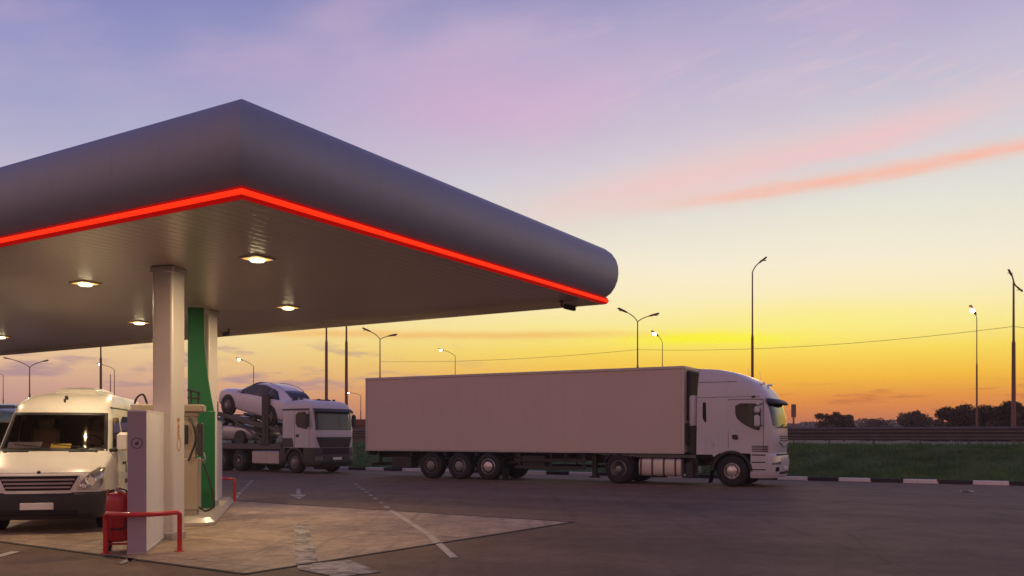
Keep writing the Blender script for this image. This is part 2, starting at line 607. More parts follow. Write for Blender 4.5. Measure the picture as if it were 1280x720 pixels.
def tn(t, n, z=0.0):
    p = K0 + K * t + NN * n
    return Vector((p.x, p.y, z))


def asphalt():
    m, g, b, tc = newmat('asphalt')
    kx = g.mapping(tc, rot=(0, 0, math.atan2(.4879, .8729)))
    big = g.noise(kx, .10, 5, .6, .6)
    strip = g.noise(g.mapping(kx, scale=(.05, .42, 1)), 1.0, 4, .6, .3)
    grain = g.noise(tc, 55, 4, .7)
    mid = g.noise(tc, 1.3, 5, .65)
    f = g.m('ADD', g.m('MULTIPLY_ADD', big, .55, .45), g.m('MULTIPLY_ADD', strip, 1.0, -.22))
    f = g.m('MULTIPLY', f, g.m('MULTIPLY_ADD', mid, .5, .72))
    f = g.m('MULTIPLY', f, g.m('MULTIPLY_ADD', grain, 1.1, .42))
    patchy = g.noise(tc, 5.5, 5, .75)
    f = g.m('MULTIPLY', f, g.m('MULTIPLY_ADD', patchy, .8, .6))
    ty = g.noise(g.mapping(tc, rot=(0, 0, .55), scale=(2.4, .09, 1)), 1.0, 3, .6, .5)
    f = g.m('MULTIPLY', f, g.m('SUBTRACT', 1.05, g.m('MULTIPLY', g.sstep(ty, .52, .72), .16)))
    speck = g.sstep(g.noise(tc, 18, 2, .5), .68, .74)
    f = g.m('MULTIPLY_ADD', speck, .5, f)
    c = g.mix(1.0, (.160, .108, .072), g.comb(f, f, f), 'MULTIPLY')
    vo = g.n('ShaderNodeTexVoronoi', feature='DISTANCE_TO_EDGE')
    g.put(vo.inputs['Vector'], g.mix(.06, tc, g.n('ShaderNodeTexNoise').outputs[1]))
    vo.inputs['Scale'].default_value = .16
    cr = g.m('SUBTRACT', 1, g.sstep(vo.outputs['Distance'], .001, .006))
    cr = g.m('MULTIPLY', cr, g.sstep(g.noise(tc, .22, 2), .46, .6))
    c = g.mix(g.m('MULTIPLY', cr, .22), c, (.02, .017, .017))
    oil = g.sstep(g.noise(tc, .55, 3, .5, .4), .64, .74)
    c = g.mix(g.m('MULTIPLY', oil, .35), c, (.03, .025, .025))
    g.put(b.inputs['Base Color'], c)
    b.inputs['Specular IOR Level'].default_value = .14
    g.put(b.inputs['Roughness'], g.m('MULTIPLY_ADD', mid, -.3, .88))
    bp = g.n('ShaderNodeBump')
    bp.inputs['Strength'].default_value = .5
    bp.inputs['Distance'].default_value = .012
    g.put(bp.inputs['Height'], grain)
    g.put(b.inputs['Normal'], bp.outputs[0])
    return m


def padmat():
    m, g, b, tc = newmat('worn_concrete_pavers')
    q = g.mapping(tc, rot=(0, 0, -math.atan2(.5215, -.853)))
    big = g.noise(tc, .45, 4, .6, .4)
    mid = g.noise(tc, 2.2, 6, .7, .8)
    fine_ = g.noise(tc, 11, 5, .7)
    gr = g.noise(tc, 45, 3, .7)
    br = g.n('ShaderNodeTexBrick')
    g.put(br.inputs['Vector'], q)
    br.inputs['Scale'].default_value = 1.0
    br.inputs['Mortar Size'].default_value = .012
    br.inputs['Brick Width'].default_value = 2.0
    br.inputs['Row Height'].default_value = 2.0
    br.offset = 0.0
    br.inputs['Color1'].default_value = (.92, .92, .92, 1)
    br.inputs['Color2'].default_value = (1.06, 1.05, 1.04, 1)
    br.inputs['Mortar'].default_value = (.38, .36, .34, 1)
    v = g.m('ADD', g.m('MULTIPLY', big, .30), g.m('ADD', g.m('MULTIPLY', mid, .42), g.m('MULTIPLY', fine_, .28)))
    c = g.ramp(v, [(.36, (.13, .088, .060)), (.46, (.25, .175, .118)), (.53, (.33, .235, .158)), (.60, (.42, .305, .208)), (.70, (.62, .49, .36))])
    c = g.mix(1.0, c, br.outputs[0], 'MULTIPLY')
    f = g.m('MULTIPLY_ADD', gr, .7, .65)
    c = g.mix(1.0, c, g.comb(f, f, f), 'MULTIPLY')
    tr = g.noise(g.mapping(tc, rot=(0, 0, .245), scale=(3.2, .16, 1)), 1.0, 3, .6)
    c = g.mix(g.m('MULTIPLY', g.sstep(tr, .52, .70), .38), c, (.06, .047, .04))
    oil = g.sstep(g.noise(tc, .9, 4, .6, .9), .62, .72)
    c = g.mix(g.m('MULTIPLY', oil, .55), c, (.045, .036, .032))
    g.put(b.inputs['Base Color'], c)
    g.put(b.inputs['Roughness'], g.m('MULTIPLY_ADD', mid, -.35, .82))
    bp = g.n('ShaderNodeBump')
    bp.inputs['Strength'].default_value = .5
    bp.inputs['Distance'].default_value = .012
    g.put(bp.inputs['Height'], g.m('ADD', gr, fine_))
    g.put(b.inputs['Normal'], bp.outputs[0])
    return m


def paintmat(name, col, wear):
    """worn line paint: the asphalt shows through where it has rubbed off"""
    m, g, b, tc = newmat(name)
    n = g.noise(tc, 4.3, 9, .72, .6)
    n2 = g.noise(tc, 1.7, 3)
    f = g.sstep(g.m('ADD', n, g.m('MULTIPLY', n2, .4)), wear - .09, wear + .12)
    g.put(b.inputs['Base Color'], g.mix(f, (.11, .085, .08), col))
    b.inputs['Roughness'].default_value = .75
    return m


def grassmat(name, c1, c2, sc):
    m, g, b, tc = newmat(name)
    n = g.noise(tc, sc, 5, .65)
    n2 = g.noise(tc, 14, 3, .6)
    c = g.mix(g.sstep(g.m('ADD', g.m('MULTIPLY', n, .7), g.m('MULTIPLY', n2, .3)), .36, .64), c1, c2)
    g.put(b.inputs['Base Color'], c)
    b.inputs['Roughness'].default_value = .9
    b.inputs['Specular IOR Level'].default_value = .15
    return m


M['asphalt'] = asphalt()
M['pad'] = padmat()
M['paint'] = paintmat('worn_white_line_paint', (.42, .37, .33), .56)
M['paint2'] = paintmat('thin_white_line_paint', (.38, .335, .30), .68)
M['kerbwhite'] = mat('kerb_white_paint', (.78, .76, .70), .7, var=.12, grime=.25)
M['kerbblack'] = mat('kerb_black_paint', (.022, .022, .024), .7, var=.2)
M['soil'] = grassmat('bank_turf', (.050, .090, .036), (.11, .17, .07), .5)
M['verge'] = mat('verge_gravel', (.22, .19, .155), .9, var=.3, scale=1.5, bump=.3)
M['hwy'] = mat('highway_asphalt', (.06, .055, .055), .8, var=.2)
M['field'] = grassmat('field_grass', (.035, .035, .018), (.07, .06, .03), .02)

# the lot: one sheet up to the kerb and far behind the camera
a = [tn(-300, .0), tn(500, .0), tn(500, -200), tn(-300, -200)]
tag(rawobj('ground', [tuple(p) for p in a], [(0, 1, 2, 3)], M['asphalt']), kind='structure')
# bank, highway and fields beyond, as strips parallel to the kerb
prof = [(.16, .10), (1.0, .13), (2.4, .30), (4.2, .62), (6.2, .98), (7.8, 1.18), (9.0, 1.25)]
ts = [-300, -120, -60] + [-30 + 1.5 * i for i in range(71)] + [100, 150, 250, 500]
vs, fs = [], []
prn = random.Random(3)
for t in ts:
    for i, (n, z) in enumerate(prof):
        wob = 0 if i in (0, len(prof) - 1) else prn.uniform(-.045, .045)
        vs.append(tuple(tn(t, n, z + wob)))
m_ = len(prof)
for i in range(len(ts) - 1):
    for j in range(m_ - 1):
        fs.append((i * m_ + j, (i + 1) * m_ + j, (i + 1) * m_ + j + 1, i * m_ + j + 1))
o = rawobj('grass_bank', vs, fs, M['soil'])
o.data.polygons.foreach_set('use_smooth', [True] * len(o.data.polygons))
tag(o, kind='structure')


def strip(name, n0, n1, z0, z1, m, t0=-600, t1=900):
    o = rawobj(name, [tuple(tn(t0, n0, z0)), tuple(tn(t1, n0, z0)), tuple(tn(t1, n1, z1)), tuple(tn(t0, n1, z1))], [(0, 1, 2, 3)], m)
    return tag(o, kind='structure')


strip('verge', 9.0, 10.8, 1.25, 1.27, M['verge'])
strip('highway', 10.8, 21.0, 1.27, 1.30, M['hwy'])
strip('median', 21.0, 24.5, 1.30, 1.30, M['soil'])
strip('highway', 24.5, 34.5, 1.30, 1.28, M['hwy'])
strip('slope', 34.5, 48, 1.28, .1, M['field'], -600, 900)
vs, fs = [], []
gx = [-600, -350, -200, 0, 200, 500, 900]
gn = [(48, .1), (120, .4), (260, 2.0), (420, 4.0), (620, 5)]
for n, z in gn:
    for t in gx:
        vs.append(tuple(tn(t, n, z)))
for i in range(len(gn) - 1):
    for j in range(len(gx) - 1):
        q = len(gx)
        fs.append((i * q + j, i * q + j + 1, (i + 1) * q + j + 1, (i + 1) * q + j))
tag(rawobj('field', vs, fs, M['field']), kind='structure')

# painted kerb: 1.12 m stones, white and black in turn
mb = MB()
rzk = math.atan2(K.y, K.x)
for i in range(-24, 60):
    mb.cur = 0 if i % 2 else 1
    c = tn(.43 - .56 + 1.1 * i + prn.uniform(-.012, .012), .075 + prn.uniform(-.012, .012), .065 + prn.uniform(-.006, .006))
    mb.box(c, (1.085, .16, .15), rzk + prn.uniform(-.006, .006), ch=.018)
tag(obj('kerb', mb, [M['kerbwhite'], M['kerbblack']]), kind='structure')

# concrete pad under the canopy
CC = Vector((-2.97, 9.8, 0))               # canopy corner on plan
p0 = gp(306, 718)
p1 = gp(716, 653)
pad_r = (p1 - p0).normalized()
pad_l = Vector((-pad_r.y, pad_r.x, 0))
W_ = (p1 - p0).length
ply = [p0, p1, p1 + pad_l * 34, p0 + pad_l * 34]
mb = MB()
mb.loft([[Vector((p.x, p.y, -.03)) for p in ply], [Vector((p.x, p.y, .006)) for p in ply]])
tag(obj('pad', mb, M['pad'], smooth=False), kind='structure')
mb = MB()                                   # dark joint round the pad
for a, b in ((ply[0], ply[1]), (ply[0], ply[3]), (ply[1], ply[2])):
    c = (a + b) / 2
    e = (b - a)
    mb.box((c.x, c.y, .0035), (e.length + .05, .075, .013), math.atan2(e.y, e.x))
tag(obj('joint', mb, mat('joint_tar', (.020, .016, .015), .8)), kind='structure')


# ---- road markings
def flat(name, polys, m, z=.010):
    vs, fs = [], []
    for p in polys:
        o = len(vs)
        vs += [(q.x, q.y, z) for q in p]
        fs.append(tuple(range(o, o + len(p))))
    return tag(rawobj(name, vs, fs, m), kind='structure')


def seg(a, b, w):
    e = (b - a).normalized()
    s = Vector((-e.y, e.x, 0)) * w / 2
    return [a - s, b - s, b + s, a + s]


flat('lane_line', [seg(gp(568, 698), gp(536, 669), .115), seg(gp(535, 668), gp(488, 638), .115)], M['paint'])
L = []
for k in range(8):
    a, b = gp(487, 637), gp(443, 604)
    L.append(seg(a.lerp(b, k / 8 + .02), a.lerp(b, k / 8 + .075), .12))
flat('lane_line', L, M['paint2'])
L = []
for k in range(9):
    a, b = gp(283, 634), gp(316, 600)
    L.append(seg(a.lerp(b, k / 9 + .01), a.lerp(b, k / 9 + .085), .12))
flat('lane_line', L, M['paint2'])
flat('lane_line', [seg(gp(-60, 712), gp(20, 690), .15)], M['paint'])


def arrow(name, pts, m):
    return flat(name, [[gp(u, v) for u, v in p] for p in pts], m)


arrow('direction_arrow', [[(368, 655), (384, 655), (398, 704), (369, 704)], [(369, 704.2), (398, 704.2), (437, 701), (476, 716), (420, 722), (374, 713)]], M['paint2'])
arrow('direction_arrow', [[(371, 610.5), (375, 610.5), (376, 618.5), (370, 618.5)], [(362, 618.7), (383, 618.7), (374, 624.5)]], M['paint2'])
arrow('direction_arrow', [[(146, 704), (162, 699), (172, 699), (152, 706)], [(157, 699), (170, 698.5), (171, 701), (161, 702.5)]], M['paint2'])

# ---- grass on the bank (uncountable)
nb = 110000
t = rng.uniform(-4, 46, nb)
keep = rng.random(nb) < np.where(t < 14, 1, .45)
t = t[keep]
nb = len(t)
n_ = rng.uniform(.2, 9.1, nb)
zz = np.interp(n_, [p[0] for p in prof], [p[1] for p in prof])
bx = K0.x + K.x * t + NN.x * n_
by = K0.y + K.y * t + NN.y * n_
clump = .6 + .8 * (np.sin(bx * 1.7 + np.sin(by * 2.3) * 2) * np.sin(by * 1.1 + bx * .6) * .5 + .5)
h = rng.uniform(.07, .20, nb) * clump
an = rng.uniform(0, 2 * PI, nb)
lx, ly = rng.normal(0, .05, nb), rng.normal(0, .05, nb)
wd_ = .022
V = np.empty((nb, 3, 3))
V[:, 0] = np.stack([bx - np.cos(an) * wd_, by - np.sin(an) * wd_, zz - .05], 1)
V[:, 1] = np.stack([bx + np.cos(an) * wd_, by + np.sin(an) * wd_, zz - .05], 1)
V[:, 2] = np.stack([bx + lx, by + ly, zz + h], 1)
o = rawobj('grass', V.reshape(-1, 3).tolist(), np.arange(nb * 3).reshape(-1, 3).tolist(),
           grassmat('grass_blades', (.055, .125, .042), (.135, .235, .08), .8))
tag(o, kind='stuff')


# ------------------------------------------------------------------ trees
def leafmat(name, a, b):
    m, g, bs, tc = newmat(name)
    n = g.noise(tc, 1.1, 4, .6)
    n2 = g.noise(tc, 9, 2)
    g.put(bs.inputs['Base Color'], g.mix(g.sstep(g.m('ADD', g.m('MULTIPLY', n, .6), g.m('MULTIPLY', n2, .4)), .38, .62), a, b))
    bs.inputs['Roughness'].default_value = .8
    bs.inputs['Specular IOR Level'].default_value = .2
    return m


M['leaf'] = leafmat('bush_foliage', (.055, .042, .022), (.12, .09, .045))
M['leaf2'] = leafmat('far_foliage', (.052, .040, .026), (.080, .060, .038))


def cards(cens, size, rn):
    n = len(cens)
    a = rn.normal(size=(n, 3))
    a /= np.linalg.norm(a, axis=1)[:, None]
    b = np.cross(a, rn.normal(size=(n, 3)))
    b /= np.linalg.norm(b, axis=1)[:, None]
    s = (size * rn.uniform(.5, 1.3, n))[:, None]
    V = np.empty((n, 4, 3))
    V[:, 0] = cens + a * s
    V[:, 1] = cens + b * s * .55
    V[:, 2] = cens - a * s
    V[:, 3] = cens - b * s * .55
    return V.reshape(-1, 3).tolist(), np.arange(n * 4).reshape(-1, 4).tolist()


def tree(name, label, cat, base, h, w, seed, n=2600, size=.2, group=None, bush=False, bare=0.0):
    rn = np.random.default_rng(seed)
    pr = random.Random(seed)
    t = thing(name, label, cat, base, 0, group)
    mb = MB()
    k = 6 if bush else 3
    tips = []
    for s in range(k if bush else 1):
        ox = pr.uniform(-.25, .25) * w if bush else 0
        oy = pr.uniform(-.2, .2) * w if bush else 0
        top = Vector((ox * 1.8, oy * 1.8, h * pr.uniform(.6, .8)))
        pts = [Vector((ox * .5, oy * .5, -.1)).lerp(top, q / 4) + Vector((pr.uniform(-.05, .05) * w, pr.uniform(-.05, .05) * w, 0)) * (q > 0) for q in range(5)]
        r0 = h * (.013 if bush else .03)
        mb.tube(pts, [r0 * (1 - .17 * q) for q in range(5)], 7)
        for b in range(3 if bush else 9):
            q = pr.uniform(.35, .98)
            st = pts[0].lerp(top, q)
            a = pr.uniform(0, 2 * PI)
            e = st + Vector((math.cos(a) * w * pr.uniform(.25, .5), math.sin(a) * w * pr.uniform(.25, .5), h * pr.uniform(.05, .3)))
            mb.tube([st, st.lerp(e, .5) + Vector((0, 0, h * .03)), e], [r0 * .45, r0 * .3, r0 * .12], 5)
            tips.append(e)
    obj('trunk', mb, M['bark'], t)
    cl = []
    for q in range(15):
        a = pr.uniform(0, 2 * PI)
        rr = math.sqrt(pr.random()) * .42 * w
        zc = h * (pr.uniform(.10, .82) if bush else pr.uniform(.34, .86))
        shr = 1 - .55 * max(0, zc / h - .45)
        if bush:
            shr = math.sqrt(max(.25, 1 - (zc / h) ** 3.5))
        cl.append(((math.cos(a) * rr * shr, math.sin(a) * rr * shr, zc), pr.uniform(.14, .25) * w * shr))
    per = n // len(cl)
    P = []
    for (c, r) in cl:
        d_ = rn.normal(size=(per, 3))
        d_ /= np.linalg.norm(d_, axis=1)[:, None]
        rad_ = r * rn.uniform(.25, 1.12, per) ** .6
        q = np.array(c) + d_ * rad_[:, None] * np.array([1, 1, .8])
        P.append(q)
    P.append(rn.normal(size=(n // 7, 3)).clip(-1.5, 1.5) * np.array([w * .20, w * .20, h * .16]) + np.array([0, 0, h * (.5 if bush else .62)]))
    P = np.concatenate(P)
    P = P[(P[:, 2] > h * .03) & (P[:, 2] < h)]
    if bare:
        P = P[rn.random(len(P)) > bare]
    v, f = cards(P, size, rn)
    rawobj('crown', v, f, M['leaf'], t)
    return t


def tree_at(u, y, vtop, wpx, *a, z=.4, **k):
    b = at(u, y, HOR)
    b.z = z
    h = EYE + (HOR - vtop) / F * y - z
    return tree(*a, b, h, wpx / F * y, **k)


GRP = 'trees and bushes beyond the highway'
tree_at(1199, 74, 500, 58, 'bush', 'dense dark bush at the near end of the roadside clump', 'bush', seed=11, bush=True, group=GRP, n=9000, size=.10)
tree_at(1230, 77, 501, 60, 'bush', 'dark bush standing behind the lit street lamp with the thin pole', 'bush', seed=12, bush=True, group=GRP, n=8000, size=.10)
tree_at(1255, 73, 497, 56, 'bush', 'tallest dark bush, directly left of the street lamp with two stacked heads', 'bush', seed=13, bush=True, group=GRP, n=9000, size=.10)
tree_at(1287, 75, 495, 60, 'bush', 'dark bush cut off by the right edge of the photo', 'bush', seed=14, bush=True, group=GRP, n=9000, size=.10)
tree_at(1032, 104, 513, 28, 'tree', 'small sparse tree just right of the white lorry cab, with gaps in its crown', 'tree', seed=21, n=4200, size=.11, group=GRP, bare=.35)
tree_at(1053, 106, 513, 34, 'tree', 'small round tree beside the sparse tree on the horizon', 'tree', seed=22, n=6500, size=.12, group=GRP)
tree_at(1142, 110, 511, 42, 'tree', 'small pointed tree standing alone left of the roadside bush clump', 'tree', seed=23, n=6500, size=.12, group=GRP)
tree_at(1168, 122, 519, 44, 'bush', 'low bush between the lone pointed tree and the dense clump', 'bush', seed=24, n=4500, size=.13, group=GRP, bush=True)
tree_at(1096, 150, 521, 50, 'bush', 'low wide bush on the skyline between the round and the pointed tree', 'bush', seed=25, n=5000, size=.16, group=GRP, bush=True)
# far wood on the skyline
rn = np.random.default_rng(5)
nn = 60000
u_ = rn.uniform(-900, 2200, nn)
yy = rn.uniform(330, 520, nn)
top = 8.6 + .8 * np.sin(u_ * .013) + .6 * np.sin(u_ * .041 + 1) + .5 * np.sin(u_ * .17)
top *= np.where(u_ > 1000, 1.0, .92)
P = np.stack([(u_ - 640) / F * yy, yy, 3.5 + (top - 3.5) * np.sqrt(rn.random(nn)) * yy / 480], 1)
v, f = cards(P, .6, rn)
tag(rawobj('treeline', v, f, M['leaf2']), kind='stuff')


# wooded ridge behind it
rows = []
for (yy, zt) in ((540, 3.0), (560, 7.4), (585, 9.6), (640, 9.0)):
    rows.append([Vector(((u - 640) / F * yy, yy, zt + (.9 * math.sin(u * .021 + yy) + .7 * math.sin(u * .057) + prn.uniform(-.4, .4)) * (zt > 5))) for u in range(-900, 2201, 12)])
mb = MB()
mb.grid(rows)
tag(obj('hills', mb, M['leaf2'], sharp=180), kind='structure')


# ------------------------------------------------------------------ street lamps
def lamp_head(mb, p, d, s=1.0):
    d = Vector(d).normalized()
    ang = math.atan2(d.y, d.x)
    pit = -math.asin(d.z)
    mb.box(p + d * .3 * s, (.72 * s, .26 * s, .13 * s), ang, pit, ch=.05 * s)
    mb.box(p - d * .05 * s, (.24 * s, .14 * s, .10 * s), ang, pit, ch=.02)


def street_lamp(label, u, y, v_top, arms, lit=False, z0=1.28, r=.085, group='unlit street lamps along the road', name='street_lamp', s=1.0, curved=True):
    """arms: (du, dv) of each head in px from the pole top; the pole is stepped, wide below and thin above"""
    b = at(u, y, HOR)
    b.z = z0
    t = thing(name, label, 'street lamp', b, 0, group)
    zt = EYE + (HOR - v_top) / F * y - z0
    mb = MB()
    mb.tube([(0, 0, -.1), (0, 0, zt * .62)], [r * 1.25, r], 10)
    mb.tube([(0, 0, zt * .62), (0, 0, zt * .635), (0, 0, zt)], [r, r * .68, r * .5], 10)
    mb.lathe([(r * 2.2, 0), (r * 2.2, .03), (r * 1.3, .05)], (0, 0, 0), 'z', 12)
    obj('pole', mb, M['pole'], t)
    for k, (du, dv) in enumerate(arms):
        e = Vector((du / F * y, -.25 * abs(du) / F * y, zt - dv / F * y))
        s0 = Vector((0, 0, zt - .02))
        mid = Vector((e.x * .28, e.y * .28, zt + (e.z - zt) * (.62 if curved else .4)))
        mb = MB()
        pts = []
        for q in range(9):
            f = q / 8
            pts.append(s0 * (1 - f) ** 2 + mid * 2 * f * (1 - f) + e * f * f)
        mb.tube(pts, r * .42, 8)
        obj('arm', mb, M['pole'], t)
        dr = (e - pts[-2]).normalized()
        mb = MB()
        lamp_head(mb, e, dr, s)
        h = obj('lamp_head', mb, M['pole'], t)
        mb = MB()
        c = e + dr * .3 * s - Vector((0, 0, .07 * s))
        if lit:
            mb.lathe([(.01, -.16 * s), (.13 * s, -.10 * s), (.19 * s, .0), (.15 * s, .05 * s)], c, 'z', 14)
        else:
            mb.box(c, (.5 * s, .2 * s, .03), math.atan2(dr.y, dr.x), ch=.01)
        obj('lens', mb, M['street'] if lit else M['lampglass'], h)
    return t


LIT = 'lit street lamps on the far side of the road'
TWO = 'double-armed street lamps between the carriageways'
street_lamp('unlit double-armed street lamp rising above the middle of the long white trailer', 797, 69, 402, [(-16, -12), (16, -7)], group=TWO)
street_lamp('unlit double-armed street lamp rising behind the rear end of the white trailer', 475, 79, 424, [(-13, -10), (13, -4)], group=TWO)
street_lamp('unlit double-armed street lamp above the white van roof', 37, 104, 459, [(-22, -10), (20, -7)], group=TWO, r=.11)
street_lamp('unlit street lamp at the right edge with two heads stacked one above the other', 1267, 52, 352, [(-3, -8), (4, 7)], group=TWO, r=.10, s=.6)
street_lamp('lit single street lamp glowing beside the double-armed lamp above the trailer', 828, 80, 428, [(-7, -9)], True, group=LIT, r=.06)
street_lamp('lit single street lamp glowing low over the trailer roof between the two double-armed lamps', 569, 94, 445, [(-15, -7)], True, group=LIT, r=.06, s=.8)
street_lamp('lit single street lamp glowing right in front of the dark bush clump', 1221, 64, 398, [(-3, -7)], True, group=LIT, r=.055, s=1.0)
street_lamp('lit single street lamp glowing just right of the green pump board', 317, 104, 458, [(-14, -8)], True, group=LIT, r=.075)
street_lamp('lit single street lamp glowing above the rear of the white van', 143, 110, 462, [(-14, -6)], True, group=LIT, r=.075, s=.8)
street_lamp('lit single street lamp, small and distant, between the car transporter cab and the white trailer', 451, 165, 494, [(-13, -3)], True, group=LIT, r=.10, s=.9)
street_lamp('bare grey street lamp with a short arm at the left edge, above the blue van', 4, 118, 469, [(-8, -2)], group='unlit street lamps along the road', r=.075)
MAST = 'tall curved single-arm lamps on the grass bank'
street_lamp('tall curved single-arm street lamp above the white lorry cab', 940.5, 43.5, 340, [(9, -12)], r=.062, group=MAST, s=.6)
street_lamp('red-brown lamp pole above the transporter cab, left of two whose tops the canopy hides', 408, 56.5, 352, [(9, -10)], group=MAST, r=.085, s=.8)
street_lamp('red-brown lamp pole nearest the trailer end, right of two whose tops the canopy hides', 433, 55.7, 352, [(9, -10)], group=MAST, r=.085, s=.8)
street_lamp('tall dark street lamp pole behind the white van roof, its top hidden by the canopy', 126, 67, 385, [(9, -9)], group=MAST, r=.085, s=.8)
mb = MB()
b = at(138, 120, HOR)
mb.tube([(b.x, b.y, 1.2), (b.x, b.y, EYE + (HOR - 468) / F * 120)], [.10, .05], 8)
tag(obj('post', mb, M['pole']), 'thin short bare post beside the lit lamp above the van roof', 'post')
# overhead cable from mast to mast
mb = MB()
ends = [at(475, 79, 452), at(797, 69, 437), at(1267, 52, 408), at(1500, 43, 398)]
sag = [.30, .48, .4]
for (a, b), s in zip(zip(ends, ends[1:]), sag):
    mb.tube([a.lerp(b, q / 24) - Vector((0, 0, s * 4 * (q / 24) * (1 - q / 24))) for q in range(25)], .013, 5)
tag(obj('overhead_cable', mb, M['cable']), 'thin dark overhead cable sagging between the double-armed street lamps', 'cable')


# ------------------------------------------------------------------ guard rails
def guardrail(label, n, tiers, t0, t1, step, z0):
    mb0 = thing('guardrail', label, 'guardrail', tn((t0 + t1) / 2, n, z0), 0, 'guardrails along the highway')
    org = Vector(mb0.location)
    for hz in tiers:
        mb = MB()
        rings = []
        for t in (t0, t1):
            q = tn(t, n, z0) - org
            rings.append([q + NN * o_ + Vector((0, 0, hz + z_)) for o_, z_ in ((-.02, -.15), (-.07, -.10), (-.07, -.05), (-.02, -.01), (-.02, .01), (-.07, .05), (-.07, .10), (-.02, .15), (.0, .15), (.0, -.15))])
        mb.loft(rings)
        obj('beam', mb, M['rail'], mb0, sharp=20)
    t = t0
    k = 0
    while t <= t1 and k < 60:
        mb = MB()
        q = tn(t, n + .06, 0) - org
        mb.box((q.x, q.y, (max(tiers) + .1) / 2 + .0), (.06, .12, max(tiers) + .25), rzk)
        obj('post', mb, M['rail'], mb0)
        t += step
        k += 1


guardrail('two-tier grey guardrail along the near edge of the highway, above the grass bank', 10.35, (.36, .68), -16, 40, 2.0, 1.26)
guardrail('single-beam grey guardrail on the median behind the near one', 21.6, (.62,), -20, 60, 4.0, 1.30)
guardrail('far grey guardrail on the other side of the highway, in front of the trees', 35.2, (.75,), -30, 90, 4.0, 1.28)

# small far things
k = thing('kiosk', 'low red-brown kiosk between the car transporter cab and the white trailer', 'kiosk', (at(459, 66, HOR).x, 66, 1.28), R(-6))
mb = MB()
mb.box((0, 0, .55), (2.4, 2.4, 1.1))
obj('wall', mb, M['kioskwall'], k)
mb = MB()
mb.box((0, 0, 1.36), (2.56, 2.56, .5), ch=.04)
obj('roof', mb, M['kiosk'], k)
bb = at(992, 150, HOR)
k = thing('billboard', 'tall narrow billboard mast on the horizon just right of the lorry cab', 'billboard', (bb.x, bb.y, 1.0))
mb = MB()
mb.tube([(0, 0, 0), (0, 0, 3.9)], .16, 8)
obj('pole', mb, M['pole'], k)
mb = MB()
mb.box((0, 0, 4.9), (.75, .3, 2.2), ch=.03)
obj('panel', mb, M['kiosk'], k)
sc_ = gp(1205, 616)
mb = MB()
mb.grid([[Vector((sc_.x + i * .09 + prn.uniform(-.02, .02), sc_.y + j * .09, .012 + prn.uniform(0, .05))) for i in range(5)] for j in range(4)])
tag(obj('paper_scrap', mb, M['paper']), 'crumpled white scrap of paper lying on the asphalt near the striped kerb', 'litter')
# ------------------------------------------------------------------ canopy
CZ = math.atan2(.853, .5215)
canopy = thing('fuel_station_canopy', 'large grey filling station canopy with a glowing red edge strip and slatted ceiling', 'canopy', CC, CZ)
HC, CL, CW = 4.40, 26.0, 9.26


def cl(p):
    q = Vector((p.x - CC.x, p.y - CC.y, 0))
    return Vector((q.x * math.cos(CZ) + q.y * math.sin(CZ), -q.x * math.sin(CZ) + q.y * math.cos(CZ), p.z))


def rim(o, z):
    return [Vector((-o, -o, z)), Vector((CW + o, -o, z)), Vector((CW + o, CL + o, z)), Vector((-o, CL + o, z))]


ctrl = [(.0, .02), (.075, .10), (.135, .22), (.175, .36), (.19, .50), (.185, .64), (.155, .77), (.09, .89), (-.01, .98), (-.14, 1.04), (-.30, 1.065)]
mb = MB()
mb.loft([rim(o, HC + z) for o, z in ctrl], caps=False)
fas = obj('fascia', mb, M['fascia'], canopy, sharp=40)
mb = MB()
mb.loft([rim(-.30, HC + 1.045), rim(-.5, HC + 1.07)], caps=True)
obj('roof', mb, M['alu'], canopy)
mb = MB()
led = [(-.03, .018), (.012, .018), (.030, -.005), (.036, -.05), (.028, -.095), (.0, -.115), (-.03, -.115)]
mb.loft([rim(o, HC + z) for o, z in led], caps=False)
strip_ = obj('light_strip', mb, M['led'], canopy, sharp=60)
mb = MB()
mb.loft([rim(o, HC + z) for o, z in ((.033, -.018), (.043, -.030), (.047, -.050), (.043, -.070), (.031, -.084))], caps=False)
obj('tube', mb, M['ledcore'], strip_, sharp=60)
mb = MB()
mb.loft([rim(o, HC + z) for o, z in ((-.032, .02), (-.032, -.122), (-.055, -.122), (-.055, .02))], caps=False)
obj('edge_trim', mb, M['ceil'], canopy)
mb = MB()
y = .06
while y < CL - .1:
    sec = [(y, .030), (y + .003, .010), (y + .012, .0035), (y + .055, 0), (y + .142, 0), (y + .185, .0035), (y + .194, .010), (y + .197, .030)]
    mb.grid([[Vector((.03, a, HC + b)) for a, b in sec], [Vector((CW - .03, a, HC + b)) for a, b in sec]])
    y += .2
mb.cur = 1
mb.box((CW / 2, CL / 2, HC + .05), (CW - .08, CL - .08, .02))
obj('ceiling', mb, [M['ceil'], M['darkhole']], canopy, sharp=20)
